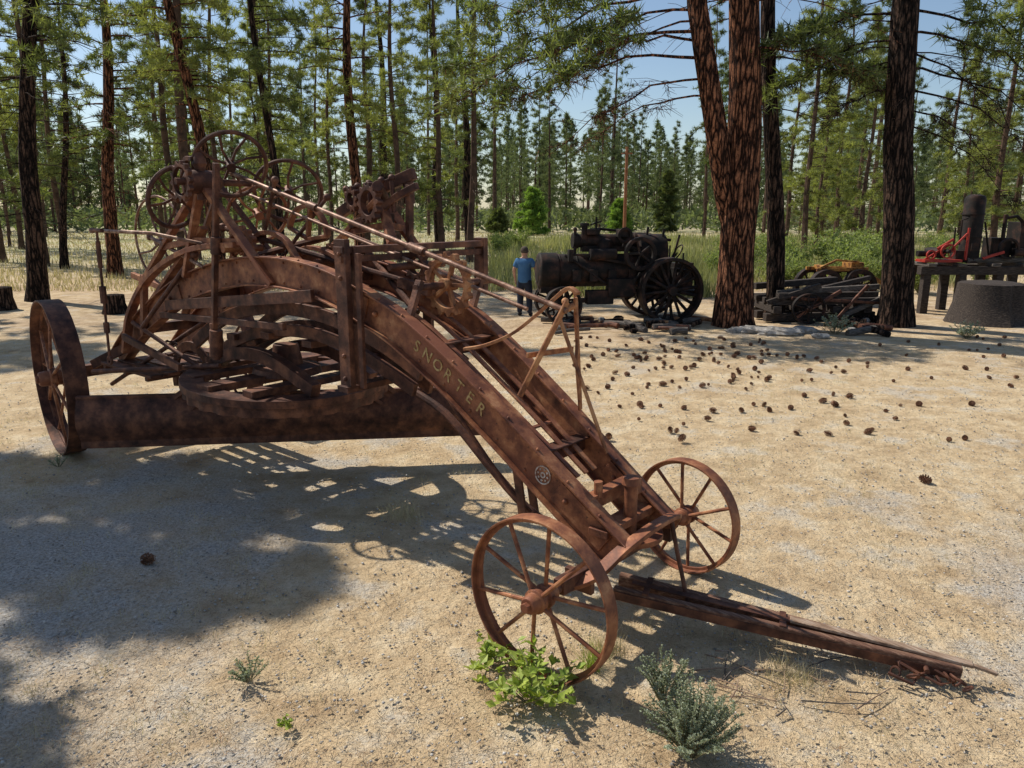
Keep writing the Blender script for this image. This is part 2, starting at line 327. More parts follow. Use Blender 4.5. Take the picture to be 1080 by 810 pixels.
# ------------------------------------------------------------------ trees
def tufts(C,n,L,W,rng,up=.3):
    C=np.asarray(C,dtype=float).reshape(-1,3); N=len(C)
    d=rng.normal(size=(N,n,3)); d[...,2]+=up; d/=np.linalg.norm(d,axis=2,keepdims=True)
    Ls=L*(.6+.5*rng.random((N,n,1))); s=np.cross(d,rng.normal(size=(N,n,3))); s/=np.linalg.norm(s,axis=2,keepdims=True); s*=W/2
    c=C[:,None,:]+d*.02
    return np.stack([c-s,c+s,c+d*Ls],axis=2).reshape(-1,3,3)
def limb(mb,tips,rr,p0,az,L,r0,rise,droop,ntw,nleaf,twl=.5,leafy=True,n=5,jt=.03):
    dx,dy=math.cos(az),math.sin(az); pts=[];K=8 if n>5 else 6
    for i in range(K+1):
        t=i/K; wv=.05*L*math.sin(t*5+az*3)+jt*L*rr.uniform(-.7,.7)*t
        pts.append(Vector((p0.x+dx*L*t-dy*wv,p0.y+dy*L*t+dx*wv,p0.z+rise*L*t-droop*L*t*t+jt*L*rr.uniform(-1,1)*t)))
    mb.path(pts,[max(r0*(1-.85*i/K),.006) for i in range(K+1)],n)
    for k in range(ntw):
        t=.2+.78*rr.random(); i=min(int(t*K),K-1); p=pts[i].lerp(pts[i+1],t*K-i)
        a2=az+rr.choice((-1,1))*rr.uniform(.5,1.2); l=twl*L*rr.uniform(.25,.6)*(1.15-t*.5)
        e=p+Vector((math.cos(a2)*l,math.sin(a2)*l,rr.uniform(-.5,.2)*l)); m=p.lerp(e,.5)+Vector((0,0,.06*l))
        mb.path([p,m,e],[max(r0*.22,.006),max(r0*.16,.005),.004],3)
        if n>5:
            for j in range(6):
                q=p.lerp(e,rr.uniform(.3,.95)); q2=q+Vector((rr.gauss(0,.2),rr.gauss(0,.2),rr.uniform(-.35,.05))); mb.path([q,q2],[.007,.003],3)
        if leafy:
            for j in range(nleaf): tips.append(p.lerp(e,rr.uniform(.35,1.05))+Vector((rr.gauss(0,.07),rr.gauss(0,.07),rr.gauss(0,.05)+.04)))
    if leafy:
        for j in range(nleaf): tips.append(pts[-1]+Vector((rr.gauss(0,.12),rr.gauss(0,.12),rr.gauss(0,.06))))
def gen_tree(seed,H,r,hb,rc,lean=(0,0),dead=2.0,nl=55,nd=18,ntw=5,nleaf=4,nb=8,bl=.30,bw=.036,sides=12,extra=(),deadL=1.0,fork=None):
    rr=random.Random(seed); rg=np.random.default_rng(seed); mb=MB(); tips=[]
    def cen(z): return Vector((lean[0]*z+.12*math.sin(z*.5+seed)*min(1,z/4),lean[1]*z+.12*math.cos(z*.4+seed)*min(1,z/4),z))
    def rad(z): return r*(max(1-z/H,.01)**.75)*(1+.30*math.exp(-max(z,0)/.35))
    K=26; zs=[-.15]+[H*(i/K)**1.5 for i in range(1,K+1)]
    mb.path([cen(z) for z in zs],[rad(z) for z in zs],sides,jit=lambda i,k:1+.15*noise.noise(Vector((k*1.7,i*.6,seed))))
    cens=[cen]
    if fork:
        z0,x7,r2,H2=fork
        def cen2(z):
            c0=cen(z0); t=(z-z0)/(7.3-z0); tt=min(t,1)
            x=c0.x+(x7-c0.x)*(tt**.75)+max(t-1,0)*.25*(x7-c0.x); return Vector((x,c0.y-.15*tt+.1*math.sin(z),z))
        zz=[z0+(H2-z0)*(i/22)**1.3 for i in range(23)]
        mb.path([cen2(z) for z in zz],[r2*(1-(z-z0)/(H2-z0)*.95)**.7 for z in zz],sides,jit=lambda i,k:1+.15*noise.noise(Vector((k*1.7,i*.6,seed+5))))
        cens.append(cen2)
    for i in range(nl):
        f=(i+rr.random())/nl; z=hb+(H-hb)*f*.97
        prof=min(1,.5+1.6*f)*(1-f)**.7
        L=max(.4,rc*prof*rr.uniform(.6,1.2)); cc_=rr.choice(cens)
        limb(mb,tips,rr,cc_(z),rr.uniform(0,6.283),L,max(.02,rad(z)*.22),.15+.35*f,.35*(1-f),ntw,nleaf,n=4)
    for i in range(nd):
        z=rr.uniform(dead,hb+1.5)
        limb(mb,tips,rr,cen(z),rr.uniform(0,6.283),rc*deadL*rr.uniform(.35,.95),.02,.08,.45,6,0,leafy=False,n=3)
    for (z,az,L,r0,rise,droop,nt_,nf) in extra:
        c_=cens[-1] if (fork and math.cos(az)<0) else cen
        limb(mb,tips,rr,c_(z),az,L,r0*.68,rise,droop,int(nt_*1.5),nf,twl=.5,leafy=nf>0,n=6,jt=.06)
    T=tufts(tips,nb,bl,bw,rg) if tips else np.zeros((0,3,3))
    return mb,T
def tree_obj(mb,T,loc,bark,needle,label,category="tree",name="pine_tree",group=None):
    e=empty(name,loc,label=label,category=category)
    if group: e["group"]=group
    t=mk("trunk",mb,bark,e)
    me=trimesh("crown",T); me.materials.append(needle); c=bpy.data.objects.new("crown",me); COL.objects.link(c); c.parent=e
    return e
def key(px,py,wpx,tx,seed,H,hb,rc,bark,label,needle=NEEDLE,forkpx=None,**kw):
    g=gnd(px,py); D=g.y*cp+CAMZ*sp; r=wpx/2/F*D/1.25
    ztop=CAMZ+g.y*math.tan(math.radians(13.9)); dt=(g.y*cp+(CAMZ-ztop)*sp); tl=((tx-540)/F*dt-g.x)/ztop
    if forkpx: kw['fork']=(forkpx[0],(forkpx[1]-540)/F*dt-g.x,r*forkpx[2],H-2)
    mb,T=gen_tree(seed,H,r,hb,rc,lean=(tl,0),**kw)
    return tree_obj(mb,T,g,bark,needle,label)
key(40,317,24,30,21,19,6.4,3.2,BARKD,"dark slender pine with bare lower twigs beside dry clearing",nd=40,dead=2.2,nl=60,deadL=1.1)
key(122,292,18,106,22,18,5.0,3.0,BARK,"reddish leaning pine with many dead horizontal branches",nd=40,dead=2.5,nl=60)
key(68,283,10,64,23,15,4.0,2.4,BARKD,"thin dark young pine with dead lower limbs",nd=20)
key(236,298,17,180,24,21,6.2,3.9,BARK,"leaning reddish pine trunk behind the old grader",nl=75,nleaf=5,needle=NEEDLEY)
key(300,298,11,268,25,20,6.0,3.6,BARKD,"thin pine leaning slightly over the meadow",nl=75,nleaf=5)
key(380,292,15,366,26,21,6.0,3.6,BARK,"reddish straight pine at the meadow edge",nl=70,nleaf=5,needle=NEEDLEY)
key(410,262,13,398,27,21,6,3.0,BARKD,"dark straight pine at the meadow edge",nl=50)
key(463,262,11,455,28,20,6,2.7,BARKD,"slender dark pine standing in dry grass",nl=50)
key(496,266,12,484,29,19,5.5,2.5,BARKD,"slender dark pine beside the open meadow",nl=45)
key(774,343,46,784,31,26,9.0,4.0,BARK,"massive reddish forked ponderosa pine with thick plated bark",nd=8,dead=5.5,nl=60,sides=22,ntw=6,nleaf=4,forkpx=(2.2,734,.62),
    extra=[(6.0,pi*.98,4.6,.06,.18,.42,16,2),(6.6,pi*1.05,5.6,.06,.06,.34,18,6),(5.2,pi*.92,3.0,.04,.10,.45,14,0),(7.4,pi*.9,6.0,.06,.02,.26,18,9),(6.4,pi*1.12,3.6,.05,.15,.5,14,5),(7.0,pi*.97,4.4,.05,.1,.5,16,9),(7.8,pi*1.0,5.0,.05,-.05,.2,18,10),(6.2,-.3,2.6,.04,.1,.4,12,3),(5.6,pi*1.1,3.8,.045,.0,.5,16,0),(6.8,pi*1.02,3.2,.04,.0,.6,16,0)])
key(817,337,23,814,33,22,8.5,2.8,BARKD,"dark thinner pine trunk beside the massive pine",nd=8,dead=5,nl=40,sides=16,
    extra=[(6.2,-.1,2.6,.035,.05,.4,14,4),(6.8,.1,3.0,.035,-.05,.4,14,8)])
key(944,342,39,958,34,25,9.0,3.8,BARKD,"thick dark ponderosa pine with drooping bare branches",nd=14,dead=4.5,nl=50,sides=20,
    extra=[(6.6,0.05,3.8,.05,.10,.5,18,3),(5.8,-.25,3.4,.045,.06,.55,18,0),(5.0,.25,3.0,.035,.05,.55,16,0),(5.4,-.05,3.8,.04,.0,.5,18,0),(6.4,pi*.95,2.8,.04,.15,.6,16,4),(5.4,pi*1.07,2.2,.03,.1,.65,14,0),(7.1,.0,4.2,.05,0,.3,18,8),(7.0,pi*1.02,3.4,.05,.05,.35,16,8),(6.0,pi*.98,2.6,.03,.05,.7,14,0),(6.2,.1,3.2,.04,.0,.7,18,0),(4.6,-.15,2.6,.03,.0,.7,16,0)])
for (loc,sd,H,hb,rc,r,nf) in (((-10.35,10.35,0),41,11.6,7.1,2.3,.18,9),((-6.95,5.08,0),43,6.2,4.1,1.3,.12,18),((-19.5,21,0),44,17,6,4.2,.3,8)):  # unseen trees; the small dense one is made up for the corner shade
    mb,T=gen_tree(sd,H,r,hb,rc,nl=64,nd=4,ntw=7,nleaf=nf,nb=9,bw=.05,dead=hb-1)
    tree_obj(mb,T,Vector(loc),BARK,NEEDLE,"unseen pine with a dense crown shading the gravel")
VAR=[]
specs=[(51,21,.24,2.6,3.6,58,5,4),(52,24,.27,7.5,3.3,52,5,4),(53,13,.14,.6,2.9,60,4,4),(54,20,.17,6.0,2.1,46,4,3),(55,22,.2,3.5,2.9,54,5,4),(56,17,.2,1.6,3.8,60,5,4)]
for (sd,H,r,hb,rc,nl,ntw,nf) in specs:
    mb,T=gen_tree(sd,H,r,hb,rc,nl=nl,ntw=ntw,nleaf=nf,nb=11,bl=.38,bw=.045,sides=7,nd=14)
    tm=bpy.data.meshes.new("trunk"); tm.from_pydata(mb.v,[],mb.f); tm.materials.append(BARKF)
    cms=[]
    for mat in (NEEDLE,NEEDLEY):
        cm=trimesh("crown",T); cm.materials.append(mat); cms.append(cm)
    mb2=MB(); mb2.path([(0,0,-.1),(0,0,H*.5),(0,0,H)],[r,r*.6,.02],6)
    T2=T[::3].copy(); ctr=T2.mean(axis=1,keepdims=True); T2=ctr+(T2-ctr)*1.8
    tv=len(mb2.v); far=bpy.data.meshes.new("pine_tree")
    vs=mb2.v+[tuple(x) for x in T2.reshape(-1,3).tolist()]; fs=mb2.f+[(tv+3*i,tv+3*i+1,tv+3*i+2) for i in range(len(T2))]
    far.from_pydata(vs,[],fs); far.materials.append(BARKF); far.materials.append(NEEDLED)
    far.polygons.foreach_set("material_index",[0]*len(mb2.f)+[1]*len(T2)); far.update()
    VAR.append((tm,cms,far,mb,T,H))
def plant_tree(px,D,vi,sc,sunny=False,rz=None):
    X=(px-540)/F*(D*cp+.5); rz=R.uniform(0,6.28) if rz is None else rz
    tm,cms,far,_,_,H=VAR[vi]
    if D<78:
        e=empty("pine_tree",(X,D,0),rz,label="tall green pine at the edge of the wood" if not sunny else "yellow-green pine at the meadow edge, sunlit tone painted into needles",category="tree",group="pines around the clearing"); e.scale=(sc*R.uniform(.85,1.1),sc,sc*R.uniform(.9,1.12)); e.rotation_euler=(R.uniform(-.03,.03),R.uniform(-.03,.03),rz)
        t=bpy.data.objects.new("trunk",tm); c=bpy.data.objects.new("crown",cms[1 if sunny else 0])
        for o in (t,c): COL.objects.link(o); o.parent=e
    else:
        o=bpy.data.objects.new("pine_tree",far); COL.objects.link(o); o.location=(X,D,0); o.rotation_euler=(R.uniform(-.03,.03),R.uniform(-.03,.03),rz); o.scale=(sc*R.uniform(.8,1.1),sc,sc*R.uniform(.8,1.2))
        finish(o,label="distant slim pine in the wood",category="tree",group="pines in the distant wood")
for i in range(25):
    plant_tree(R.uniform(-40,510),R.uniform(38,74),R.choice((0,3,4,3,1,5)),R.uniform(.75,1.15),R.random()<.7)
for i in range(46):
    plant_tree(R.uniform(-60,545),R.uniform(80,135),R.choice((0,1,3,4,3,5)),R.uniform(.7,1.2))
for i,(px,D,v,s,su) in enumerate(((848,46,4,.9,True),(880,56,0,.85,True),(908,44,5,.8,True),(866,66,2,1.2,True),(1046,44,0,.85,True),(1085,40,4,.9,True),(1010,60,2,1.1,True),(742,72,3,1.0,False),(828,62,0,.8,True),(990,70,0,.95,False),(1105,56,4,1,True),(925,68,4,.9,True),(1066,60,5,1.,True),(860,52,5,.7,True))):
    plant_tree(px,D,v,s,su)
for i in range(34):
    plant_tree(R.uniform(735,1130),R.uniform(84,140),R.choice((0,1,3,4,5)),R.uniform(.65,1.1))
for i in range(32):
    plant_tree(R.uniform(515,750),R.uniform(100,150),R.choice((0,1,3,4,5,5)),R.uniform(.5,1.05))
def far_wood():
    TT=[]; rr=random.Random(77); mbv=MB()
    for i in range(280):
        D=rr.uniform(150,260); x=rr.uniform(-.82,.82)*D; _,_,_,mb,T,H=VAR[rr.choice((0,1,3,4,5))]; s=rr.uniform(.7,1.2); a=rr.uniform(0,6.28)
        Tt=T[::9].copy(); c,sn=math.cos(a),math.sin(a)
        ctr=Tt.mean(axis=1,keepdims=True); Tt=ctr+(Tt-ctr)*3.8
        X=Tt[...,0]*c-Tt[...,1]*sn; Y=Tt[...,0]*sn+Tt[...,1]*c
        TT.append(np.stack([X*s+x,Y*s+D,Tt[...,2]*s],-1)); mbv.rod((x,D,0),(x,D,H*s*.95),.25,.05,5)
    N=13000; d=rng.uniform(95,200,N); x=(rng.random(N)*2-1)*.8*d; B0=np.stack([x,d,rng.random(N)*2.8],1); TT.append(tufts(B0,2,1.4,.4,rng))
    tv=np.array(mbv.v); tri=[]
    for f in mbv.f:
        for k in range(1,len(f)-1): tri.append((f[0],f[k],f[k+1]))
    A=tv[np.array(tri)]; B=np.concatenate(TT)
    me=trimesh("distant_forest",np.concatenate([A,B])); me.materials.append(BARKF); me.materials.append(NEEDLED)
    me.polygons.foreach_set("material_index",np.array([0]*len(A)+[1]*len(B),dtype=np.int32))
    o=bpy.data.objects.new("distant_forest",me); COL.objects.link(o); finish(o,label="far-off pine forest beyond the meadow",category="forest",kind="stuff")
far_wood()
def bush_tree(px,py,H,rc,seed,mat,label):
    g=gnd(px,py); mb,T=gen_tree(seed,H,.08*H/5,.15,rc,nl=90,nd=0,ntw=7,nleaf=7,nb=8,bl=.36,bw=.10,sides=6)
    tree_obj(mb,T,g,BARKF,mat,label)
bush_tree(562,248,5.0,2.6,61,BUSHM,"rounded bright green young conifer in the meadow")
bush_tree(702,245,7.5,2.2,62,NEEDLE,"dark green cone-shaped young conifer in the meadow")
bush_tree(652,246,3.8,2.0,63,BUSHM,"small green young conifer in the meadow")
bush_tree(525,246,2.6,1.5,64,NEEDLE,"small dark shrub conifer in the meadow")
def shrub_mesh(seed):
    rr=random.Random(seed); mb=MB(); tips=[]
    for k in range(26):
        a=rr.uniform(0,6.28); l=rr.uniform(.5,1.2); h=rr.uniform(.7,1.7); e=Vector((math.cos(a)*l,math.sin(a)*l,h)); mb.path([(0,0,0),e*.5+Vector((0,0,.2)),e],[.02,.014,.005],4)
        for j in range(26): tips.append(e*rr.uniform(.25,1.05)+Vector((rr.gauss(0,.14),rr.gauss(0,.14),rr.gauss(0,.12)+.1)))
    return mb,tufts([t for t in tips if t.z>.03],5,.16,.06,np.random.default_rng(seed))
SHM=[]
for mb,T in [shrub_mesh(s) for s in (71,72)]:
    a=bpy.data.meshes.new("stems"); a.from_pydata(mb.v,[],mb.f); a.materials.append(STEMM); b=trimesh("foliage",T); b.materials.append(SHRUBM); SHM.append((a,b))
for k in range(28):
    px=R.uniform(735,935) if k<20 else (R.uniform(960,1060) if k<25 else R.uniform(500,560)); D=R.uniform(25,40) if k<25 else R.uniform(45,60)
    e=empty("shrub",((px-540)/F*D,D,0),R.uniform(0,6.28),label="bright green willow shrub growing in the meadow",category="shrub",group="green shrubs along the meadow"); e.scale=(R.uniform(.55,1.05),)*3
    for m_,n_2 in zip(SHM[k%2],("stems","foliage")): o=bpy.data.objects.new(n_2,m_); COL.objects.link(o); o.parent=e
g=gnd(658,258); mb=MB(); mb.rod((0,0,-.1),(0,0,7.6),.15,.11,10); mb.bar((-.45,0,7.1),(.45,0,7.1),.08,.1)
o=mk("utility_pole",mb,proc("pole_wood",[(.3,(.24,.09,.045)),(.7,(.38,.16,.08))],3,3,.2),label="reddish wooden utility pole standing in the meadow",category="pole"); o.location=g
# ------------------------------------------------------------------ THE GRADER
G=empty("road_grader",GO,GA,label="rusty antique pull road grader with arched steel beams",category="road grader")
def gp(name,mb,mat=RUST,bevel=.003,parent=G,**kw): return mk(name,mb,mat,parent,bevel,**kw)
beam=catmull([(-6.62,1.02),(-6.3,1.25),(-5.7,1.60),(-4.83,1.96),(-3.77,2.17),(-2.79,2.15),(-1.98,1.93),(-1.47,1.69),(-.84,1.28),(-.35,.93),(.14,.58)],7)
bh=.130; ft=.016; fw=.060; wt=.010
Iprof=[(-fw,-bh),(fw,-bh),(fw,-bh+ft),(wt,-bh+ft),(wt,bh-ft),(fw,bh-ft),(fw,bh),(-fw,bh),(-fw,bh-ft),(-wt,bh-ft),(-wt,-bh+ft),(-fw,-bh+ft)]
BX=[p[0] for p in beam]; BZ=[p[1] for p in beam]
def bz(x): return float(np.interp(x,BX,BZ))
def btan(x): return Vector((.1,bz(x+.05)-bz(x-.05))).normalized()
def bw_(x): return float(np.interp(x,[-6.7,-1.6,.15],[.35,.35,.27]))
beams=[]
for sg in (-1,1):
    mb=MB(); mb.sweep(beam,lambda x:sg*bw_(x),Iprof)
    for x in np.arange(-6.3,.1,.24):
        t=btan(x); w0=sg*bw_(x)
        for dn in (-.085,.085):
            if R.random()<.8: mb.ball((x-t.y*dn,w0-.013,bz(x)+t.x*dn),.012,6,4)
        mb.ball((x-t.y*.132,w0-.036,bz(x)+t.x*.132),.013,6,4)
    for x in (-.25,-.05,-2.0,-2.2,-5.2): mb.ball((x,sg*bw_(x)-.026,bz(x)),.022,8,4)
    for x0,x1 in ((-.33,.05),(-2.5,-2.1),(-5.5,-5.0)): mb.bar((x0,sg*bw_(x0)-.018,bz(x0)),(x1,sg*bw_(x1)-.018,bz(x1)),.012,.16)
    beams.append(gp("frame_beam",mb,RUST))
def letters(txt,u0,u1,size,parent):
    mb=MB()
    for i,ch in enumerate(txt):
        u=u0+(u1-u0)*i/(len(txt)-1); cu=bpy.data.curves.new("t",'FONT'); cu.body=ch; cu.size=size; cu.extrude=.001; cu.align_x='CENTER'; cu.align_y='CENTER'; cu.offset=.0015
        ob=bpy.data.objects.new("t",cu); me=bpy.data.meshes.new_from_object(ob)
        xs_=[v.co.x for v in me.vertices]; ys_=[v.co.y for v in me.vertices]; mx_=(min(xs_)+max(xs_))/2; my_=(min(ys_)+max(ys_))/2
        t=btan(u); n=(-t.y,t.x); yb=-bw_(u)-wt-.0035
        vs=[(u+t.x*(v.co.x-mx_)+n[0]*(v.co.y-my_), yb-v.co.z, bz(u)+t.y*(v.co.x-mx_)+n[1]*(v.co.y-my_)) for v in me.vertices]
        mb.add(vs,[tuple(p.vertices) for p in me.polygons]); bpy.data.objects.remove(ob); bpy.data.curves.remove(cu); bpy.data.meshes.remove(me)
    return mk("lettering",mb,PAINT,parent,0,False)
letters("SNORTER",-1.56,-.96,.122,beams[0])
mb=MB(); ec=(-.44,-bw_(-.44)-wt-.003,bz(-.44))
mb.ring(ec,(0,1,0),.066,.056,.003,32); mb.ring(ec,(0,1,0),.022,.012,.003,20)
for k in range(8):
    a=k*pi/4; mb.ball((ec[0]+.040*math.cos(a+.5),ec[1],ec[2]+.040*math.sin(a+.5)),.009,6,3,(1,.2,1))
mk("emblem",mb,PAINTW,beams[0])
def wheel(parent,loc,Rw,wd,ns,hubr,hubl,mat=RUST,yaw=0,thick=.014,spr=.013,name="wheel",matrim=None):
    e=bpy.data.objects.new(name,None); COL.objects.link(e); e.parent=parent; e.empty_display_size=.1
    e.matrix_local=Matrix.Translation(loc) @ Matrix.Rotation(yaw,4,'Z') @ Matrix.Rotation(R.uniform(0,1),4,'Y')
    mb=MB(); mb.loopsweep((0,0,0),(0,1,0),[(Rw,-wd/2),(Rw,wd/2),(Rw-thick,wd/2),(Rw-thick,.012),(Rw-thick-.025,.010),(Rw-thick-.025,-.010),(Rw-thick,-.012),(Rw-thick,-wd/2)],64)
    mk("rim",mb,matrim or mat,e,.002)
    mb=MB(); prof=[(-hubl/2,hubr*.62),(-hubl/2+.02,hubr*.75),(-hubl*.25,hubr*.8),(-hubl*.22,hubr),(-hubl*.08,hubr),(-hubl*.05,hubr*.8),(hubl*.05,hubr*.8),(hubl*.08,hubr),(hubl*.22,hubr),(hubl*.25,hubr*.8),(hubl/2,hubr*.7)]
    mb.path([(0,y,0) for y,_ in prof],[r_ for _,r_ in prof],18); mb.rod((0,-hubl/2-.03,0),(0,-hubl/2,0),hubr*.4,None,6)
    mk("hub",mb,mat,e,.002)
    me=None
    for k in range(ns):
        if me is None:
            mb=MB(); mb.path([(0,0,0),(Rw-thick,0,0)],[spr,spr],8); s=mk("spoke",mb,mat,e); me=s.data
        else:
            s=bpy.data.objects.new("spoke",me); COL.objects.link(s); s.parent=e
        yy=(hubl*.2) if k%2 else -(hubl*.2)
        s.matrix_local=Matrix.Rotation(2*pi*k/ns,4,'Y') @ Matrix.Translation((0,yy,0)) @ Matrix.Rotation(math.atan2(-yy,Rw),4,'Z')
    return e
wheel(G,(0,-.9,.5),.5,.10,10,.075,.24,RUST,thick=.012)
wheel(G,(0,.9,.44),.44,.10,10,.07,.24,RUST,thick=.012,yaw=math.radians(-7))
wheel(G,(-6.82,-.95,.87),.87,.22,12,.11,.40,RUST,yaw=math.radians(-9),thick=.02,spr=.017,matrim=RUSTD)
wheel(G,(-6.82,1.0,.87),.87,.22,12,.11,.40,RUSTD,thick=.02,spr=.017)
mb=MB(); mb.rod((0,-.86,.5),(0,.86,.45),.032); mb.bar((0,-.72,.5),(0,.72,.46),.08,.09); mb.box((0,0,.575),.2,.44,.06); mb.bar((-.1,-.5,.46),(.1,-.5,.46),.04,.13); mb.bar((-.1,.5,.46),(.1,.5,.46),.04,.13)
gp("front_axle",mb,RUSTD)
mb=MB(); mb.rod((-6.82,-.95,.87),(-6.82,.98,.87),.042); mb.bar((-6.82,-.75,.90),(-6.82,.75,.90),.12,.13); mb.bar((-6.75,-.6,.97),(-6.3,-.38,1.2),.06,.1); mb.bar((-6.75,.6,.97),(-6.3,.38,1.2),.06,.1)
gp("rear_axle",mb,RUSTD)
mb=MB(); mb.rod((.05,0,.5),(.05,0,.98),.045,.045,14); mb.rod((.05,0,.96),(.05,0,1.01),.065,.055,12); mb.bar((.02,-.34,.72),(.02,.34,.72),.14,.05); mb.bar((-.12,-.28,.86),(-.12,.28,.86),.08,.09); mb.ring((.05,0,.62),(0,0,1),.22,.13,.035,28); mb.bar((.02,.10,.86),(.02,.10,.96),.08,.06); mb.rod((-.1,-.16,.88),(-.1,-.16,.99),.03)
gp("kingpin",mb,RUST)
mb=MB(); yk=catmull([(-.05,-.62,.44),(.10,-.50,.52),(.20,-.34,.66),(.25,-.12,.73),(.25,.1,.73),(.22,.3,.69),(.13,.42,.58),(.05,.52,.47)],5)
mb.strap(yk,.03,.09,(1,0,.15)); gp("yoke",mb,RUST,.004)
mb=MB(); mb.path([(.26,.18,.70),(.31,.17,.52),(.38,.16,.30),(.44,.12,.17)],.015,8); mb.torus((.46,.12,.15),(0,1,0),.045,.012,16,6)
gp("hook_bar",mb,RUSTD,0)
tg0=toG((.70,4.66,.25)); tg1=toG((2.70,3.965,.055)); dT=(tg1-tg0); dn=Vector((-dT.y,dT.x,0)).normalized()
T_=empty("drawbar_tongue",(0,0,0),0,G)
for sg,l0,l1 in ((-1,0,.97),(1,0,.90)):
    mb=MB(); a=tg0+dn*(.10*sg); b=tg0+dT*l1+dn*(.034*sg)
    m_=a.lerp(b,.5)+dn*(.006*sg); mb.strap([a,a.lerp(m_,.5),m_,m_.lerp(b,.5),b],.055,.085)
    mk("tongue_beam",mb,WOODT,T_,.008)
mb=MB(); mb.strap([tg0+dT*.52+Vector((0,0,.058)),tg0+dT*.8+dn*.01+Vector((0,0,.054)),tg0+dT*1.0+Vector((0,0,.05))],.06,.020); mb.strap([tg0+dT*.86+dn*.02+Vector((0,0,.03)),tg0+dT*.97+dn*.01+Vector((0,0,.05)),tg0+dT*1.06+dn*-.01+Vector((0,0,.035))],.03,.018); mk("broken_plank",mb,WOODP,T_,.004)
mb=MB()
for f in (.1,.5): 
    c=tg0+dT*f; wd=.13-.07*f; mb.bar(c-dn*wd+Vector((0,0,.048)),c+dn*wd+Vector((0,0,.048)),.04,.008)
mb.bar(tg0+dT*.0-dn*.135,tg0+dT*.95-dn*.066+Vector((0,0,-.012)),.01,.055); mb.bar(tg0+dT*.05+Vector((0,0,.05)),tg0+dT*.52+Vector((0,0,.052)),.05,.008)
mb.path([tg0+dT*.80-dn*.07,tg0+dT*.86-dn*.13+Vector((0,0,-.02)),tg0+dT*.84-dn*.21+Vector((0,0,-.05)),tg0+dT*.78-dn*.17+Vector((0,0,-.04))],.011,6)
mb.path([tg0+dT*.90-dn*.07,tg0+dT*.95-dn*.12+Vector((0,0,-.02)),tg0+dT*.91-dn*.17+Vector((0,0,-.03)),tg0+dT*.86-dn*.11+Vector((0,0,-.03))],.009,6)
rc_=random.Random(4)
for k in range(9): mb.torus(tg0+dT*(.80+.022*k)+dn*(-.13+rc_.uniform(-.04,.05))+Vector((0,0,-.025+rc_.uniform(-.01,.02))),(rc_.uniform(-1,1),rc_.uniform(-1,1),rc_.uniform(.2,1)),rc_.uniform(.022,.034),.007,14,6)
mb.rod(tg0+dT*.88-dn*.12,tg0+dT*.88+dn*.08,.016); mb.torus(tg0+dT*.96-dn*.08+Vector((0,0,-.02)),(.4,.5,1),.045,.009,16,6)
mk("iron_fittings",mb,RUSTD,T_,0)
bl0=Vector((-5.80,-1.17,.33)); bl1=Vector((-3.02,1.92,.30)); bd=(bl1-bl0).normalized(); bn=Vector((bd.y,-bd.x,0))
mb=MB(); prof=[]; K=9
for i in range(K+1):
    t=i/K; prof.append((.10*math.sin(pi*t)*-1+.02, .50*t))
pr=[(a-.012,b) for a,b in prof]+[(a+.012,b) for a,b in reversed(prof)]; vs=[]
NS=8
for s_ in range(NS+1):
    c=bl0.lerp(bl1,s_/NS)
    for a,b in pr: vs.append(c+bn*(-a)*1.0+Vector((0,0,b)))
m=len(pr); fs=[(i*m+k,i*m+(k+1)%m,(i+1)*m+(k+1)%m,(i+1)*m+k) for i in range(NS) for k in range(m)]+[tuple(range(m)),tuple(NS*m+k for k in range(m-1,-1,-1))]
mb.add(vs,fs)
mb.bar(bl0+bn*-.01+Vector((0,0,.03)),bl1+bn*-.01+Vector((0,0,.03)),.05,.14)
mb.bar(bl0+bn*-.02+Vector((0,0,.50)),bl1+bn*-.02+Vector((0,0,.50)),.06,.03)
for s_ in np.linspace(.04,.97,15): mb.ball(bl0.lerp(bl1,s_)+bn*.018+Vector((0,0,.05)),.014,6,4)
gp("blade",mb,RUSTD,.003,label="long dark rusted moldboard blade")
# nested draft arches under the main frame
P0=((206,362),(236,336),(275,325),(318,328),(360,342),(402,366),(440,396))
P1=((214,384),(240,362),(275,350),(318,352),(360,368),(398,392),(428,414))
for Pq,w1,hh in ((P0,-.22,.12),(P0,.42,.12),(P1,-.16,.11),(P1,.30,.11),(P1,.08,.14)):
    mb=MB(); pts=[S(x,y,-.22) for x,y in Pq]
    pts=[Vector((p.x,w1*(1-.25*i/6),p.z)) for i,p in enumerate(pts)]
    mb.strap(catmull(pts,4),.045,hh,(0,0,1)); gp("draft_arch",mb,RUSTD,.004)
mb=MB(); mb.path(catmull([S(428,408,-.05),S(470,436,-.05),S(515,490,-.04),S(556,536,-.02),S(600,566,0)],4),.032,8); gp("draft_pole",mb,RUSTD,0)
mb=MB(); q=S(300,350,-.2)
for dx in (-.9,-.3,.35,.95): mb.bar((q.x+dx,-.22,q.z-.03-.12*abs(dx)),(q.x+dx,.42,q.z-.03-.12*abs(dx)),.14,.06)
gp("draft_crossbar",mb,RUSTD)
cc=Vector((-4.0,.15,1.08)); mb=MB(); mb.ring(cc,(.05,0,1),1.0,.78,.07,56); mb.ring(cc+Vector((0,0,-.08)),(.05,0,1),.98,.90,.10,100,teeth=.95)
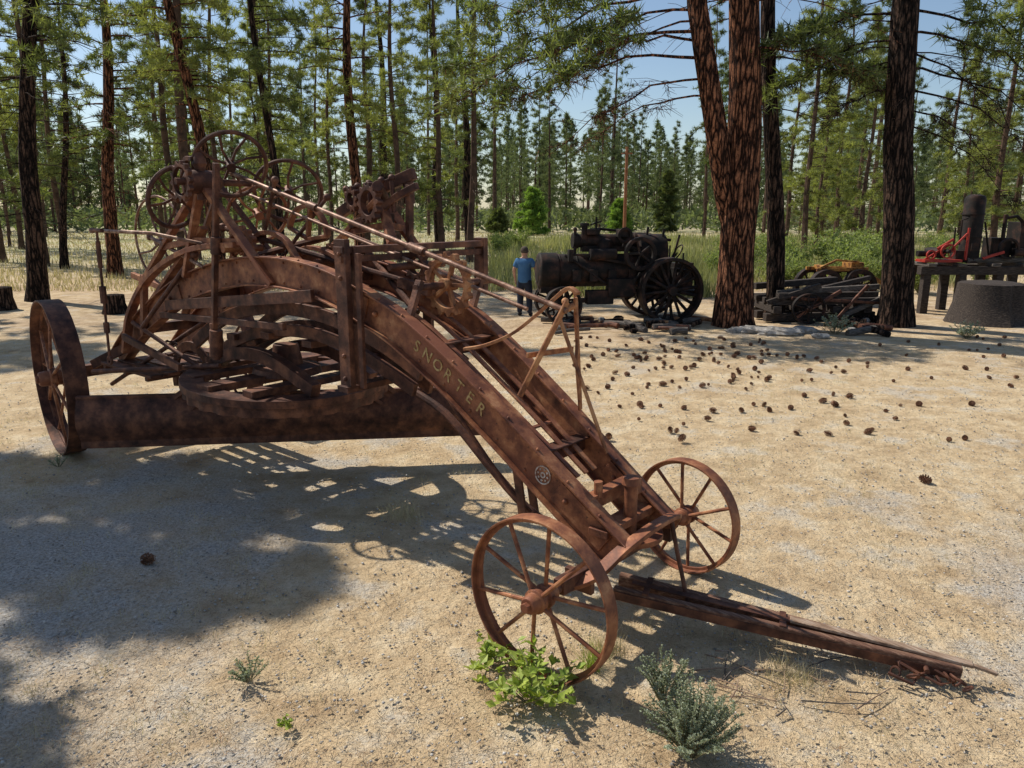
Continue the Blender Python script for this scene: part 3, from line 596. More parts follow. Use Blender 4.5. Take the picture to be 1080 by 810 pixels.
mb.strap(catmull([cc+Vector((-.88,-.3,.05)),cc+Vector((-.4,-.32,.24)),cc+Vector((.2,-.32,.26)),cc+Vector((.88,-.3,.05))],5),.10,.12); mb.strap(catmull([cc+Vector((-.88,.35,.05)),cc+Vector((-.3,.36,.24)),cc+Vector((.3,.36,.24)),cc+Vector((.88,.35,.05))],5),.10,.12); mb.bar(cc+Vector((0,-.9,.04)),cc+Vector((0,.9,.04)),.22,.07); mb.bar(cc+Vector((-.5,-.75,.04)),cc+Vector((-.5,.75,.04)),.16,.06); mb.bar(cc+Vector((.5,-.75,.04)),cc+Vector((.5,.75,.04)),.16,.06)
mb.path([cc+Vector((0,0,.05)),cc+Vector((0,0,.12)),cc+Vector((0,0,.14)),cc+Vector((0,0,.34))],[.34,.32,.16,.12],28)
gp("circle",mb,RUSTD)
mb=MB()
for f in (.2,.5,.8):
    q=bl0.lerp(bl1,f)-bn*.07+Vector((0,0,.38)); mb.bar(q,Vector((cc.x+(q.x-cc.x)*.7,cc.y+(q.y-cc.y)*.7,1.0)),.07,.05); mb.bar(q+Vector((0,0,-.25)),Vector((cc.x+(q.x-cc.x)*.5,cc.y+(q.y-cc.y)*.5,.98)),.05,.04)
mb.bar(bl0.lerp(bl1,.15)-bn*.08+Vector((0,0,.42)),bl0.lerp(bl1,.85)-bn*.08+Vector((0,0,.42)),.05,.05); gp("blade_arm",mb,RUSTD)
mb=MB(); mb.path(catmull([S(432,352,-.33),S(448,372,-.28),S(470,415,-.25),S(505,470,-.2),S(535,512,-.18),S(560,540,-.1)],5),.016,8); gp("truss_rod",mb,RUSTD,0)
mb=MB(); mb.bar(S(543,478,-.2),S(552,548,-.2),.07,.02,(0,1,0)); mb.bar(S(556,485,.15),S(566,552,.15),.07,.02,(0,1,0)); mb.rod(S(552,545,-.2),S(566,550,.2),.02); gp("hanger_plate",mb,RUSTD)
for x in (-.55,-1.5,-2.9,-4.0,-5.1,-6.0):
    mb=MB(); z=bz(x)-.02; y_=bw_(x)-.01; mb.bar((x,-y_,z),(x,y_,z),.07,.09); mb.bar((x,-y_,z+.055),(x+.02,y_,z+.055),.12,.012); gp("cross_member",mb,RUSTD)
mb=MB()
for o_ in (-.14,0,.14):
    mb.strap([(x,o_*(.6+.4*min(1,abs(x))),bz(x)+.05+.015*abs(x+1.1)) for x in np.linspace(-1.9,-.3,7)],.045,.015)
mb.bar((-1.5,-.16,bz(-1.5)+.04),(-1.5,.16,bz(-1.5)+.04),.04,.015); mb.bar((-.7,-.14,bz(-.7)+.04),(-.7,.14,bz(-.7)+.04),.04,.015)
gp("deck_strap",mb,RUST)
ux0=-2.25
mb=MB(); zt=2.44; zb=1.34
mb.bar((ux0,-.46,zb),(ux0,-.46,zt+.05),.05,.13,(1,0,0)); mb.bar((ux0+.02,-.40,zb),(ux0+.02,-.40,zt),.12,.012,(0,1,0))
mb.bar((ux0+.16,-.44,zb+.02),(ux0+.16,-.44,zt-.05),.03,.05,(1,0,0))
mb.bar((ux0,-.52,zb),(ux0,.40,zb),.13,.05); mb.bar((ux0,-.50,zt-.03),(ux0,1.12,zt-.03),.11,.05); mb.bar((ux0+.02,-.50,zt-.10),(ux0+.02,1.1,zt-.10),.03,.05)
mb.bar((ux0,1.10,zt+.02),(ux0,1.10,zt-.45),.06,.12,(1,0,0)); mb.bar((ux0,.42,zb),(ux0,.42,zb+.6),.04,.1,(1,0,0))
for z in (1.42,1.6,2.2,2.38): mb.ball((ux0+.0,-.49,z),.02,6,4)
gp("lift_yoke",mb,RUSTD)
mb=MB(); sA=S(243,182,-.12); sB=S(598,328,-.05); mb.rod(sA,sB,.020,None,12)
mb.rod(sA.lerp(sB,.30),sA.lerp(sB,.33),.034); mb.rod(sA.lerp(sB,.62),sA.lerp(sB,.66),.036); gp("steering_shaft",mb,RUSTG,0,label="long thin worn rusty steel steering shaft")
mb=MB(); sC=S(262,205,.12); sD=S(556,326,.12); mb.rod(sC,sD,.015,None,10); gp("control_shaft",mb,RUSTG,0)
mb=MB(); mb.rod(S(330,232,.3),S(500,300,.3),.018,None,8); gp("control_rod",mb,RUSTD,0)
top=S(601,318,.0)
mb=MB(); mb.bar(top+Vector((0,-.03,0)),S(548,418,-.33),.014,.055,(0,1,0)); mb.bar(top+Vector((.01,.05,.02)),S(612,432,.33),.016,.035,(0,1,0)); mb.bar(S(590,335,-.03),S(640,478,.1),.014,.03,(0,1,0)); mb.bar(S(556,375,-.25),S(604,368,.2),.02,.035)
gp("shaft_stand",mb,RUSTO)
mb=MB(); mb.strap(catmull([S(490,368,-.25),S(512,364,-.2),S(540,352,-.12),S(566,332,-.05),S(586,314,0),S(600,304,.02),S(610,310,.02)],5),.05,.022,(0,0,1)); mb.rod(S(590,330,-.05),S(606,322,.03),.022); mb.ball(S(596,318,-.03),.026,8,5)
mb.strap(catmull([S(606,308,.08),S(609,340,.08),S(608,380,.1),S(611,424,.12)],4),.022,.014,(1,0,0))
gp("steering_arm",mb,RUSTO)
mb=MB(); gc=S(473,300,.12); mb.ring(gc,(0,1,0),.25,.18,.05,64,teeth=.21); mb.rod(gc+Vector((0,-.07,0)),gc+Vector((0,.07,0)),.05,None,14)
for k in range(5):
    a=k*2*pi/5; mb.bar(gc,gc+Vector((.19*math.cos(a),0,.19*math.sin(a))),.03,.035,(0,1,0))
gp("gear",mb,RUSTO,.002)
mb=MB(); mb.rod(gc+Vector((0,-.35,0)),gc+Vector((0,.5,0)),.028); mb.bar(gc+Vector((0,-.3,.05)),Vector((gc.x,-.3,bz(gc.x)+.1)),.06,.04); mb.bar(gc+Vector((0,.38,.05)),Vector((gc.x,.38,bz(gc.x)+.1)),.06,.04)
mb.ring(gc+Vector((-.45,.1,.12)),(0,1,0),.13,.07,.06,40,teeth=.12); mb.bar(gc+Vector((-.45,-.1,.0)),gc+Vector((-.1,-.1,-.05)),.05,.08); mb.rod(gc+Vector((-.45,-.2,.12)),gc+Vector((-.45,.4,.12)),.03); gp("gear_shaft",mb,RUSTD)
def handwheel(c,axis,r,ns=6,th=.017,hub=.045,name="hand_wheel",mat=RUST):
    mb=MB(); mb.torus(c,axis,r,th,44,8); d,a,b=basis(axis)
    mb.rod(Vector(c)-d*.06,Vector(c)+d*.06,hub,None,12)
    for k in range(ns):
        t=2*pi*k/ns+.3; mb.path([c,Vector(c)+(a*math.cos(t+.15)+b*math.sin(t+.15))*r*.5,Vector(c)+(a*math.cos(t)+b*math.sin(t))*r],.013,6)
    gp(name,mb,mat,0)
handwheel(S(186,208,-.55),(-.80,-.1,.25),.28,6,.022,mat=RUSTD)
handwheel(S(243,174,-.15),(-.80,.35,.5),.32,8,.021,mat=RUSTD)
handwheel(S(304,202,.55),(-.7,.55,.45),.33,6,.021,mat=RUSTD)
handwheel(S(272,226,.35),(-.8,.25,.35),.30,6,.019)
handwheel(S(170,255,-.2),(-.1,.99,.05),.47,4,.013,.04,mat=RUSTG)
def tower(head,legs,name="lift_tower",a=.045,b=.09,mat=RUST):
    mb=MB(); h=Vector(head)
    for q in legs: mb.bar(h,q,a,b,(0,1,0))
    ms=[h.lerp(q,.6) for q in legs]
    for p,q in zip(ms[:-1],ms[1:]): mb.bar(p,q,.035,.06)
    gp(name,mb,mat)
h1=S(212,192,-.42)
tower(h1,[S(150,300,-.40),S(196,292,-.40),S(288,300,-.38)],b=.075)
tower(S(232,196,.05),[S(196,300,.30),S(300,285,.30)],a=.035,b=.055,mat=RUSTD)
mb=MB(); a=S(228,172,-.45); b=S(226,352,-.45); mb.bar(a,b,.05,.045,(1,0,0)); mb.rod(b+Vector((0,0,.1)),b+Vector((0,0,-.25)),.035); mb.rod(S(228,348,-.45),S(228,376,-.45),.06); mb.rod(S(228,250,-.45),S(228,268,-.45),.05); gp("lift_link",mb,RUSTD)
mb=MB(); mb.path([h1+Vector((0,-.16,0)),h1+Vector((0,-.13,0)),h1+Vector((0,-.08,0)),h1+Vector((0,.1,0)),h1+Vector((0,.16,0)),h1+Vector((0,.20,0))],[.045,.09,.105,.105,.08,.045],18); mb.rod(h1+Vector((0,-.24,0)),h1+Vector((0,.5,0)),.032); mb.path([h1+Vector((0,0,-.16)),h1+Vector((0,0,.12)),h1+Vector((0,0,.16)),h1+Vector((0,0,.26))],[.045,.045,.065,.035],14); mb.ring(h1+Vector((.02,-.19,.0)),(0,1,0),.18,.125,.04,56,teeth=.155)
mb.strap(catmull([h1+Vector((-.02,-.05,.20)),h1+Vector((-.14,-.05,.20)),h1+Vector((-.22,-.05,.08)),h1+Vector((-.2,-.05,-.1))],4),.04,.04,(0,1,0)); gp("gear_housing",mb,RUSTD)
h2=S(402,208,.62)
tower(h2,[S(345,268,.5),S(414,258,.4),S(440,262,.9)])
mb=MB(); mb.strap(catmull([S(358,226,.6),S(375,214,.62),S(400,200,.66),S(437,183,.75)],4),.07,.10,(0,0,1)); mb.strap(catmull([S(370,238,.5),S(395,226,.52),S(418,208,.6),S(440,196,.65)],4),.05,.06,(0,0,1))
mb.ring(S(390,214,.45),(.15,1,0),.18,.11,.06,56,teeth=.16); mb.ring(S(372,210,.5),(.2,1,.1),.12,.06,.05,40,teeth=.1); mb.rod(S(430,183,.75),S(432,215,.75),.05); mb.rod(S(398,196,.4),S(410,218,.9),.05)
for dx in (368,380,392,405,416): mb.rod(S(dx,224,.6),S(dx-3,198-(dx-378)*.25,.6),.022); mb.ball(S(dx-3,197-(dx-378)*.25,.6),.034,8,5)
gp("gear_housing",mb,RUSTD)
mb=MB(); mb.bar(S(432,195,.7),S(432,250,.7),.06,.05,(1,0,0)); mb.rod(S(432,248,.7),S(436,270,.7),.03); mb.bar(S(412,225,.6),S(412,262,.6),.06,.04,(1,0,0)); gp("lift_link",mb,RUSTD)
mb=MB(); q0=S(325,252,.2)
qa=[q0+Vector((.30*math.cos(a),0,.30*math.sin(a))) for a in np.linspace(.1,2.8,16)]
mb.strap(qa,.03,.06,(0,1,0)); mb.bar(q0,qa[0],.03,.045,(0,1,0)); mb.bar(q0,qa[-1],.03,.045,(0,1,0)); mb.bar(q0,qa[7],.03,.045,(0,1,0)); gp("quadrant",mb,RUST)
def lever(pts,r=.016,name="lever",mat=RUSTD,k=8):
    mb=MB(); mb.path([Vector(p) for p in pts],r,k); mb.ball(pts[0],r*1.8,8,5); gp(name,mb,mat,0)
lever([S(97,243,-.85),S(160,246,-.7),S(238,262,-.3)],.017,"control_rod",RUSTG)
lever([S(158,250,-.4),S(215,282,-.4)],.02,mat=RUSTG)
lever([S(345,208,.3),S(300,268,.1)],.02); lever([S(290,190,-.1),S(276,262,.0)],.02)
lever([S(262,272,.1),S(345,250,.35)],.034,"cross_shaft"); lever([S(205,268,-.38),S(150,345,-.5)],.024)
lever([S(235,240,-.2),S(440,300,.3)],.024,"brace_rod"); lever([S(385,262,.35),S(440,330,.2)],.030,"brace_rod")
mb=MB(); mb.strap(catmull([S(255,268,-.1),S(276,246,-.1),S(300,252,-.1),S(316,276,-.1),S(345,292,-.1)],5),.04,.06,(0,1,0)); gp("curved_lever",mb,RUST)
mb=MB(); mb.strap(catmull([S(300,282,.1),S(322,262,.1),S(350,268,.1),S(380,290,.1)],5),.04,.06,(0,1,0)); gp("curved_lever",mb,RUST)
for (x,y,w_,r_) in ((256,262,-.25,.21),(352,276,.2,.17)):
    mb=MB(); c_=S(x,y,w_); mb.ring(c_,(-.1,1,.05),r_,r_*.72,.05,56,teeth=r_-.02); mb.rod(c_-Vector((0,.2,0)),c_+Vector((0,.2,0)),.035)
    for k in range(4):
        a=k*pi/2+.4; mb.bar(c_,c_+Vector((r_*.75*math.cos(a),0,r_*.75*math.sin(a))),.03,.03,(0,1,0))
    gp("pinion_gear",mb,RUST)
mb=MB(); mb.bar(S(176,322,-.42),S(330,312,-.42),.04,.10,(0,0,1)); mb.bar(S(170,332,-.42),S(300,345,-.42),.04,.06); gp("side_rail",mb,RUSTD)
mb=MB(); mb.bar(S(215,240,-.35),S(156,325,-.35),.04,.08,(0,1,0)); mb.bar(S(152,290,-.4),S(152,352,-.4),.06,.07,(1,0,0)); mb.bar(S(140,290,.1),S(205,318,.1),.05,.07); mb.strap(catmull([S(133,372,-.45),S(138,330,-.42),S(160,290,-.4),S(200,264,-.4),S(250,258,-.4)],5),.05,.09,(0,1,0)); gp("rear_brace",mb,RUST)
mb=MB(); a=S(102,243,-.9); b=S(116,380,-.9); mb.rod(a,b,.014,None,8); mb.rod(a.lerp(b,.08),a.lerp(b,.28),.024,None,8); mb.rod(a.lerp(b,.42),a.lerp(b,.55),.034,None,8); mb.rod(a.lerp(b,.70),a.lerp(b,.78),.03,None,8); mb.rod(a+Vector((-.12,0,0)),a+Vector((.12,0,0)),.02); mb.torus(b,(0,1,0),.04,.014,16,6)
gp("adjusting_screw",mb,RUSTD,0)
mb=MB()
for k,y in enumerate(np.linspace(-.55,.55,7)): mb.bar((-6.5,y,1.02),(-5.3,y,1.02),.13,.03)
for x in (-6.4,-5.9,-5.4): mb.bar((x,-.62,.985),(x,.62,.985),.06,.04)
gp("operator_platform",mb,RUSTD)
mb=MB(); mb.rod(S(98,392,-.85),S(232,386,-.3),.026); mb.rod(S(140,340,-.5),S(232,402,-.3),.024); mb.bar(S(130,355,-.55),S(190,388,-.55),.04,.07); mb.rod(S(118,405,-.5),S(215,340,-.1),.024); gp("rear_linkage",mb,RUSTD,0)
mb=MB(); sc=S(182,372,-.3)
mb.path([sc+Vector((.05*math.cos(t),.05*math.sin(t),t*.012-.15)) for t in np.linspace(0,24,90)],.011,5); gp("coil_spring",mb,RUSTD,0)
mb=MB(); gq=S(205,400,-.1); mb.strap([gq+Vector((-.42*math.cos(a),0,.42*math.sin(a)-.05)) for a in np.linspace(-.2,2.4,16)],.10,.03,(0,1,0)); gp("wheel_guard",mb,RUSTD)
# ------------------------------------------------------------------ traction engine
EG=gnd(643,337); E=empty("steam_traction_engine",EG,math.radians(189),label="black antique steam traction engine parked beside a man",category="steam engine"); E.scale=(.94,.94,.96)
def ep(n,mb,mat=BLACKM,bevel=.01,**k): return mk(n,mb,mat,E,bevel,**k)
mb=MB(); mb.rod((-.7,0,1.3),(1.5,0,1.3),.42,None,28)
for x in (-.5,.0,.5,1.0,1.45): mb.ring((x,0,1.3),(1,0,0),.435,.40,.04,28)
for x in (-.45,.1,.6,1.05): mb.box((x,.43,1.2),.22,.14,.3)
ep("boiler",mb)
mb=MB(); mb.path([(1.5,0,1.3),(1.95,0,1.3),(1.98,0,1.3),(2.0,0,1.3),(2.04,0,1.3)],[.46,.46,.43,.36,.1],28); mb.ring((2.0,0,1.3),(1,0,0),.30,.26,.04,28); mb.rod((2.02,-.1,1.3),(2.02,.12,1.3),.02); mb.box((1.75,0,.85),.4,.5,.2); ep("smokebox",mb)
mb=MB(); mb.box((-1.05,0,1.2),.75,.85,1.3); mb.path([(-1.42,0,1.8),(-.68,0,1.8)],.42,20); mb.box((-1.9,0,.75),.9,1.1,.08); mb.box((-2.1,-.35,1.1),.55,.4,.7); mb.box((-1.0,.5,1.3),.5,.2,.5); ep("firebox",mb)
mb=MB(); mb.rod((.2,0,1.65),(.2,0,2.02),.22,.2,18); mb.ball((.2,0,2.02),.2,14,8,(1,1,.5)); ep("steam_dome",mb)
mb=MB(); mb.rod((-.9,-.1,2.05),(.9,-.1,2.05),.17,None,18); mb.rod((-.95,-.1,2.05),(-.6,-.1,2.05),.21,None,18); mb.rod((.9,-.1,2.05),(1.05,-.1,2.05),.2,.2,18); mb.box((.1,-.1,1.85),1.4,.3,.15); mb.box((.55,.05,2.28),.35,.25,.14); mb.bar((-.2,.3,1.95),(-1.2,.45,1.7),.06,.08)
mb.box((-.25,.15,2.25),.3,.3,.2); mb.rod((.0,.4,1.72),(.7,.4,1.72),.15,None,14); mb.bar((.9,.4,1.72),(-1.3,.55,1.3),.05,.07); mb.ring((-.25,.35,2.2),(0,1,0),.2,.13,.05,20); mb.rod((.7,.4,1.72),(1.2,.4,1.72),.03); mb.box((1.2,.35,1.7),.12,.2,.3); ep("engine_cylinder",mb)
mb=MB(); mb.rod((.75,0,2.0),(.75,0,2.45),.10,.08,12); mb.rod((.75,0,2.43),(.75,0,2.5),.13,.12,12); mb.rod((.45,.05,2.2),(.45,.05,2.65),.03); mb.bar((.3,.05,2.55),(.62,.05,2.45),.035,.035); mb.rod((1.0,0,1.7),(1.0,0,2.32),.04); mb.ball((1.0,0,2.34),.06,8,5); mb.path([(.75,0,2.3),(.3,-.2,2.35),(-.2,-.2,2.3),(-.6,-.1,2.15)],.035,8); mb.rod((-.9,.1,2.0),(-.95,.1,2.4),.035); mb.rod((-1.3,.2,1.9),(-1.35,.2,2.35),.035); mb.rod((-1.1,-.2,2.1),(-1.7,-.2,2.05),.04); mb.ball((-1.1,-.2,2.15),.09,8,5); mb.rod((-1.6,.3,1.6),(-1.75,.3,2.2),.03); mb.path([(1.3,.2,1.7),(1.0,.45,1.5),(.3,.5,1.0),(-.3,.5,.9)],.035,8); ep("stack_and_pipes",mb,bevel=0)
mb=MB(); fc=Vector((-.55,.72,1.75)); mb.ring(fc,(0,1,0),.42,.33,.14,36); mb.rod(fc+Vector((0,.1,0)),fc+Vector((0,-.8,0)),.05)
for k in range(5):
    a=k*2*pi/5; mb.bar(fc,fc+Vector((.37*math.cos(a),0,.37*math.sin(a))),.05,.08,(0,1,0))
ep("flywheel",mb)
for y in (-.85,.85): wheel(E,(-1.35,y,.83),.83,.42,20,.16,.5,BLACKM,thick=.08,spr=.042)
for y in (-.7,.7): wheel(E,(1.45,y,.48),.48,.26,12,.10,.3,BLACKM,thick=.05,spr=.03)
mb=MB(); mb.rod((1.45,-.7,.48),(1.45,.7,.48),.05); mb.rod((-1.35,-.85,.83),(-1.35,.85,.83),.06); mb.box((1.45,0,.66),.2,.5,.25); mb.bar((1.45,-.2,.5),(-.8,-.2,.6),.06,.06); mb.rod((-.75,.6,.75),(-.75,-.6,.75),.05); ep("axle",mb)
mb=MB(); mb.ring((-.72,.66,.95),(0,1,0),.36,.27,.1,48,teeth=.34); mb.rod((-.72,.5,.95),(-.72,.75,.95),.08)
for k in range(4): a=k*pi/2; mb.bar((-.72,.66,.95),(-.72+.3*math.cos(a),.66,.95+.3*math.sin(a)),.05,.06,(0,1,0))
ep("bull_gear",mb)
mb=MB(); mb.bar((-1.8,-.5,.8),(-1.8,-.5,1.9),.04,.04); mb.bar((-1.8,.5,.8),(-1.8,.5,1.75),.04,.04); mb.torus((-1.75,.2,1.75),(1,.0,.6),.22,.02,24,6); mb.rod((-1.75,.2,1.75),(-1.4,.2,1.2),.02); mb.box((-1.85,0,1.3),.06,1.1,.06); ep("platform_rail",mb)
mb=MB(); mb.box((-.1,.55,.9),.7,.3,.45); mb.box((.45,.5,.66),.7,.3,.35); mb.bar((1.0,.5,.55),(-.6,.5,.8),.06,.1); ep("water_tank",mb)
# ------------------------------------------------------------------ person
def skin_mesh(name,nodes,edges,mat,parent,root=0,sub=2):
    me=bpy.data.meshes.new(name); me.from_pydata([n[0] for n in nodes],edges,[]); me.materials.append(mat)
    o=bpy.data.objects.new(name,me); COL.objects.link(o); o.parent=parent
    o.modifiers.new("skin","SKIN"); sv=me.skin_vertices[0].data
    for i,n in enumerate(nodes): sv[i].radius=n[1]; sv[i].use_root=(i==root)
    o.modifiers["skin"].use_smooth_shade=True
    s=o.modifiers.new("sub","SUBSURF"); s.levels=sub; s.render_levels=sub
    return o
SK=proc("skin",[(.3,(.42,.22,.15)),(.7,(.52,.30,.21))],6,3,0,rough=.5)
SH=proc("blue_shirt_cloth",[(.3,(.045,.13,.28)),(.7,(.08,.20,.38))],4,3,.3,20,.01,.9)
JE=proc("dark_trouser_cloth",[(.3,(.016,.02,.034)),(.7,(.034,.042,.065))],4,3,.3,20,.01,.9)
SHOE=proc("dark_shoe",[(.3,(.02,.018,.016)),(.7,(.05,.04,.035))],4,3,0)
HAIR=proc("short_dark_hair",[(.3,(.05,.035,.028)),(.7,(.12,.09,.07))],30,3,.4,60,.01,.9)
PG=gnd(553,333); PE=empty("person",PG,math.radians(-14),label="man in blue t-shirt and dark trousers facing the engine",category="person"); PE.scale=(1.06,)*3
def rd(a,b=None): return (a,b or a)
N_=[((0,0,.92),rd(.15,.11)),((0,0,1.06),rd(.14,.105)),((0,.0,1.24),rd(.17,.115)),((0,-.01,1.36),rd(.14,.095)),((0,.0,1.43),rd(.062)),((0,.012,1.49),rd(.075,.085)),((0,.02,1.57),rd(.100,.118)),((0,.012,1.65),rd(.085,.10)),
 ((-.165,-.01,1.345),rd(.065)),((-.255,-.04,1.12),rd(.05)),((-.245,.06,.90),rd(.032)),((-.242,.09,.83),rd(.034,.018)),
 ((.165,-.01,1.345),rd(.065)),((.285,.03,1.15),rd(.05)),((.40,.20,1.16),rd(.032)),((.455,.27,1.17),rd(.034,.018)),
 ((-.09,0,.80),rd(.10)),((-.105,.02,.46),rd(.064)),((-.115,-.03,.09),rd(.04)),((-.13,.12,.035),rd(.04,.03)),
 ((.09,0,.80),rd(.10)),((.12,.02,.46),rd(.064)),((.14,-.03,.09),rd(.04)),((.16,.12,.035),rd(.04,.03))]
E_=[(0,1),(1,2),(2,3),(3,4),(4,5),(5,6),(6,7),(3,8),(8,9),(9,10),(10,11),(3,12),(12,13),(13,14),(14,15),(0,16),(16,17),(17,18),(18,19),(0,20),(20,21),(21,22),(22,23)]
def fingers(base_i,p,d,side,up):
    p=Vector(p);d=Vector(d).normalized();side=Vector(side).normalized();up=Vector(up).normalized()
    for k,(off,l) in enumerate(((-.03,.055),(-.01,.07),(.01,.066),(.03,.05))):
        a=p+side*off+d*.02; b=a+d*l*.6; c=b+(d*.7-up*.6)*l*.5
        i=len(N_); N_.extend([(tuple(a),rd(.009)),(tuple(b),rd(.008)),(tuple(c),rd(.007))]); E_.extend([(base_i,i),(i,i+1),(i+1,i+2)])
    a=p-side*.035-d*.03; b=a-side*.03+d*.03; i=len(N_); N_.extend([(tuple(a),rd(.011)),(tuple(b),rd(.009))]); E_.extend([(base_i,i),(i,i+1)])
fingers(11,N_[11][0],(0,.3,-1),(0,1,.3),(-1,0,0)); fingers(15,N_[15][0],(.6,.8,.1),(.8,-.6,0),(0,0,1))
skin_mesh("body",N_,E_,SK,PE)
shn=[((0,0,.80),rd(.20,.155)),((0,0,.86),rd(.195,.15)),((0,0,1.06),rd(.185,.145)),((0,0,1.24),rd(.20,.15)),((0,-.01,1.35),rd(.165,.12)),((0,0,1.40),rd(.075)),((-.165,-.01,1.345),rd(.088)),((-.235,-.03,1.17),rd(.078)),((.165,-.01,1.345),rd(.088)),((.262,.018,1.20),rd(.078))]
skin_mesh("shirt",shn,[(0,1),(1,2),(2,3),(3,4),(4,5),(4,6),(6,7),(4,8),(8,9)],SH,PE,root=2)
trn=[((0,0,1.0),rd(.16,.13)),((0,0,.88),rd(.175,.14)),((-.095,0,.76),rd(.115)),((-.105,.02,.46),rd(.09)),((-.115,-.03,.06),rd(.068)),((.095,0,.76),rd(.115)),((.12,.02,.46),rd(.09)),((.14,-.03,.06),rd(.068))]
skin_mesh("trousers",trn,[(0,1),(1,2),(2,3),(3,4),(1,5),(5,6),(6,7)],JE,PE,root=1)
mb=MB()
for x,x2 in ((-.115,-.13),(.14,.16)): mb.ball(((x+x2)/2,.05,.045),.06,12,8,(.85,2.1,.75))
mk("shoes",mb,SHOE,PE)
mb=MB(); mb.ball((0,.0,1.60),.105,16,10,(.93,1.0,.98)); 
mb.v=[(x,y,z) if not (y>.04 and z<1.63) and z>1.53 else (x*.7,min(y,.0)*.7,max(z,1.55)) for x,y,z in mb.v]; mk("hair",mb,HAIR,PE)
mb=MB(); 
for s in (-1,1): mb.ball((s*.088,.02,1.575),.024,8,6,(.4,.8,1.2))
mb.ball((0,.118,1.57),.016,8,6,(.8,1,1.3)); mb.ball((-.03,.105,1.59),.009,8,6); mb.ball((.03,.105,1.59),.009,8,6); mb.ball((0,.105,1.535),.014,8,6,(1.6,.6,.4)); mk("face_features",mb,SK,PE)
# ------------------------------------------------------------------ right side
c=gnd(856,335); TS=empty("timber_sled",c,math.radians(4),label="collapsed sled of dark weathered timbers under pines",category="timber sled"); TS.scale=(1,1,.88)
def tb(p,q,a=.16,b=.16,mat=WOODK,nm="timber"): mb=MB(); mb.bar(p,q,a,b); mk(nm,mb,mat,TS,.012)
for y in (-.6,0.0,.6): tb((-1.5,y,.12),(1.35,y+.1,.14),.22,.22)
for x in (-1.3,-.6,.2,1.0): tb((x,-.9,.36),(x+.1,.9,.36),.2,.2)
for y in (-.7,-.2,.35,.7): tb((-1.4,y,.56),(1.4,y-.1,.60),.18,.16)
tb((-1.3,-.8,.75),(1.45,-.4,.72)); tb((-1.2,-.5,.80),(1.2,-.9,1.0),.14,.14,WOODG); tb((-.2,-.4,.85),(1.5,.1,1.15),.12,.12); tb((-1.5,-.7,.55),(-.3,-.95,1.05),.13,.13); tb((.3,-.95,.2),(1.5,-.85,.75),.13,.13,WOODG); tb((-1.45,.3,.9),(.8,.5,1.05),.2,.18)
tb((-.9,-1.0,.15),(.2,-1.0,.9),.07,.09,RUSTD,"iron_strap"); tb((-1.0,-.95,.7),(1.3,-1.0,.55),.05,.08,RUSTD,"iron_strap"); tb((.1,-1.05,.1),(.9,-.95,1.05),.06,.08,RUSTD,"iron_strap")
wheel(TS,(-.6,-1.05,.42),.42,.10,10,.08,.2,BLACKM,thick=.03,spr=.018)
c=gnd(885,322); YM=empty("yellow_trailer_frame",(c.x,c.y+.4,-.12),math.radians(8),label="old yellow-orange wheeled machine frame behind timbers",category="machinery")
mb=MB(); mb.box((0,-.3,1.15),1.6,.08,.10); mb.box((0,.3,1.15),1.6,.08,.10); mb.box((.5,0,1.26),.4,.5,.16); mb.box((-.5,0,1.2),.12,.6,.12); mb.bar((-.7,-.3,1.2),(-.2,-.3,1.42),.06,.06); mb.bar((-.2,-.3,1.42),(.5,-.3,1.36),.06,.06); mb.bar((.8,0,1.1),(1.5,0,.7),.08,.1); mk("frame",mb,YELP,YM,.01)
for x in (-.55,.5):
    for y in (-.42,.42): wheel(YM,(x,y,.64),.52,.18,8,.1,.24,BLACKM,thick=.12,spr=.03)
for x in (-.55,.5):
    mb=MB(); mb.rod((x,-.42,.64),(x,.42,.64),.05); mb.bar((x,0,.64),(x,0,1.1),.1,.1); mk("axle",mb,BLACKM,YM)
for k in range(54):
    px=R.uniform(590,735) if k<42 else R.uniform(880,925); py=R.uniform(338,353); g=gnd(px,py)
    if k%4==0:
        mb=MB(); s=R.uniform(.08,.16); mb.ball((0,0,0),s,9,6,(1.1,.9,.65)); mb.v=[tuple(Vector(v)*(1+.35*noise.noise(Vector(v)*9+Vector((k,0,0))))) for v in mb.v]; o=mk("rock",mb,R.choice((STONE,BARKD,WOODG)),label="rough rock lying on needle litter",category="rock",group="rocks bordering the trees",smooth=False); o.location=(g.x,g.y,s*.4)
    else:
        mb=MB(); l=R.uniform(.35,1.0); mb.path([(-l/2,0,0),(-l*.1,R.uniform(-.05,.05),.02),(l/2,0,0)],[R.uniform(.04,.09)]*3,9); o=mk("firewood_log",mb,R.choice((BARKD,WOODG,RUSTO,RUSTD,BARKD)),None,.005,label="short weathered log lying on the ground",category="log",group="firewood logs lying by the engine"); o.location=(g.x,g.y,.07); o.rotation_euler=(0,R.uniform(-.12,.12),R.gauss(0,.6))
for k,(px,py,s,fl) in enumerate(((795,350,.36,.26),(822,352,.44,.25),(848,350,.30,.30),(776,350,.2,.4),(866,356,.16,.4))):
    g=gnd(px,py); mb=MB(); mb.ball((0,0,0),s,16,9,(1.2,.7,fl)); mb.v=[tuple(Vector(v)*(1+.45*noise.noise(Vector(v)*6+Vector((k*3,0,0)))+.2*noise.noise(Vector(v)*17))) for v in mb.v]
    o=mk("flat_rock",mb,STONE,label="pale flat rock at the foot of the pines",category="rock",group="flat rocks under the pines",smooth=False); o.location=(g.x,g.y,s*fl*.4)
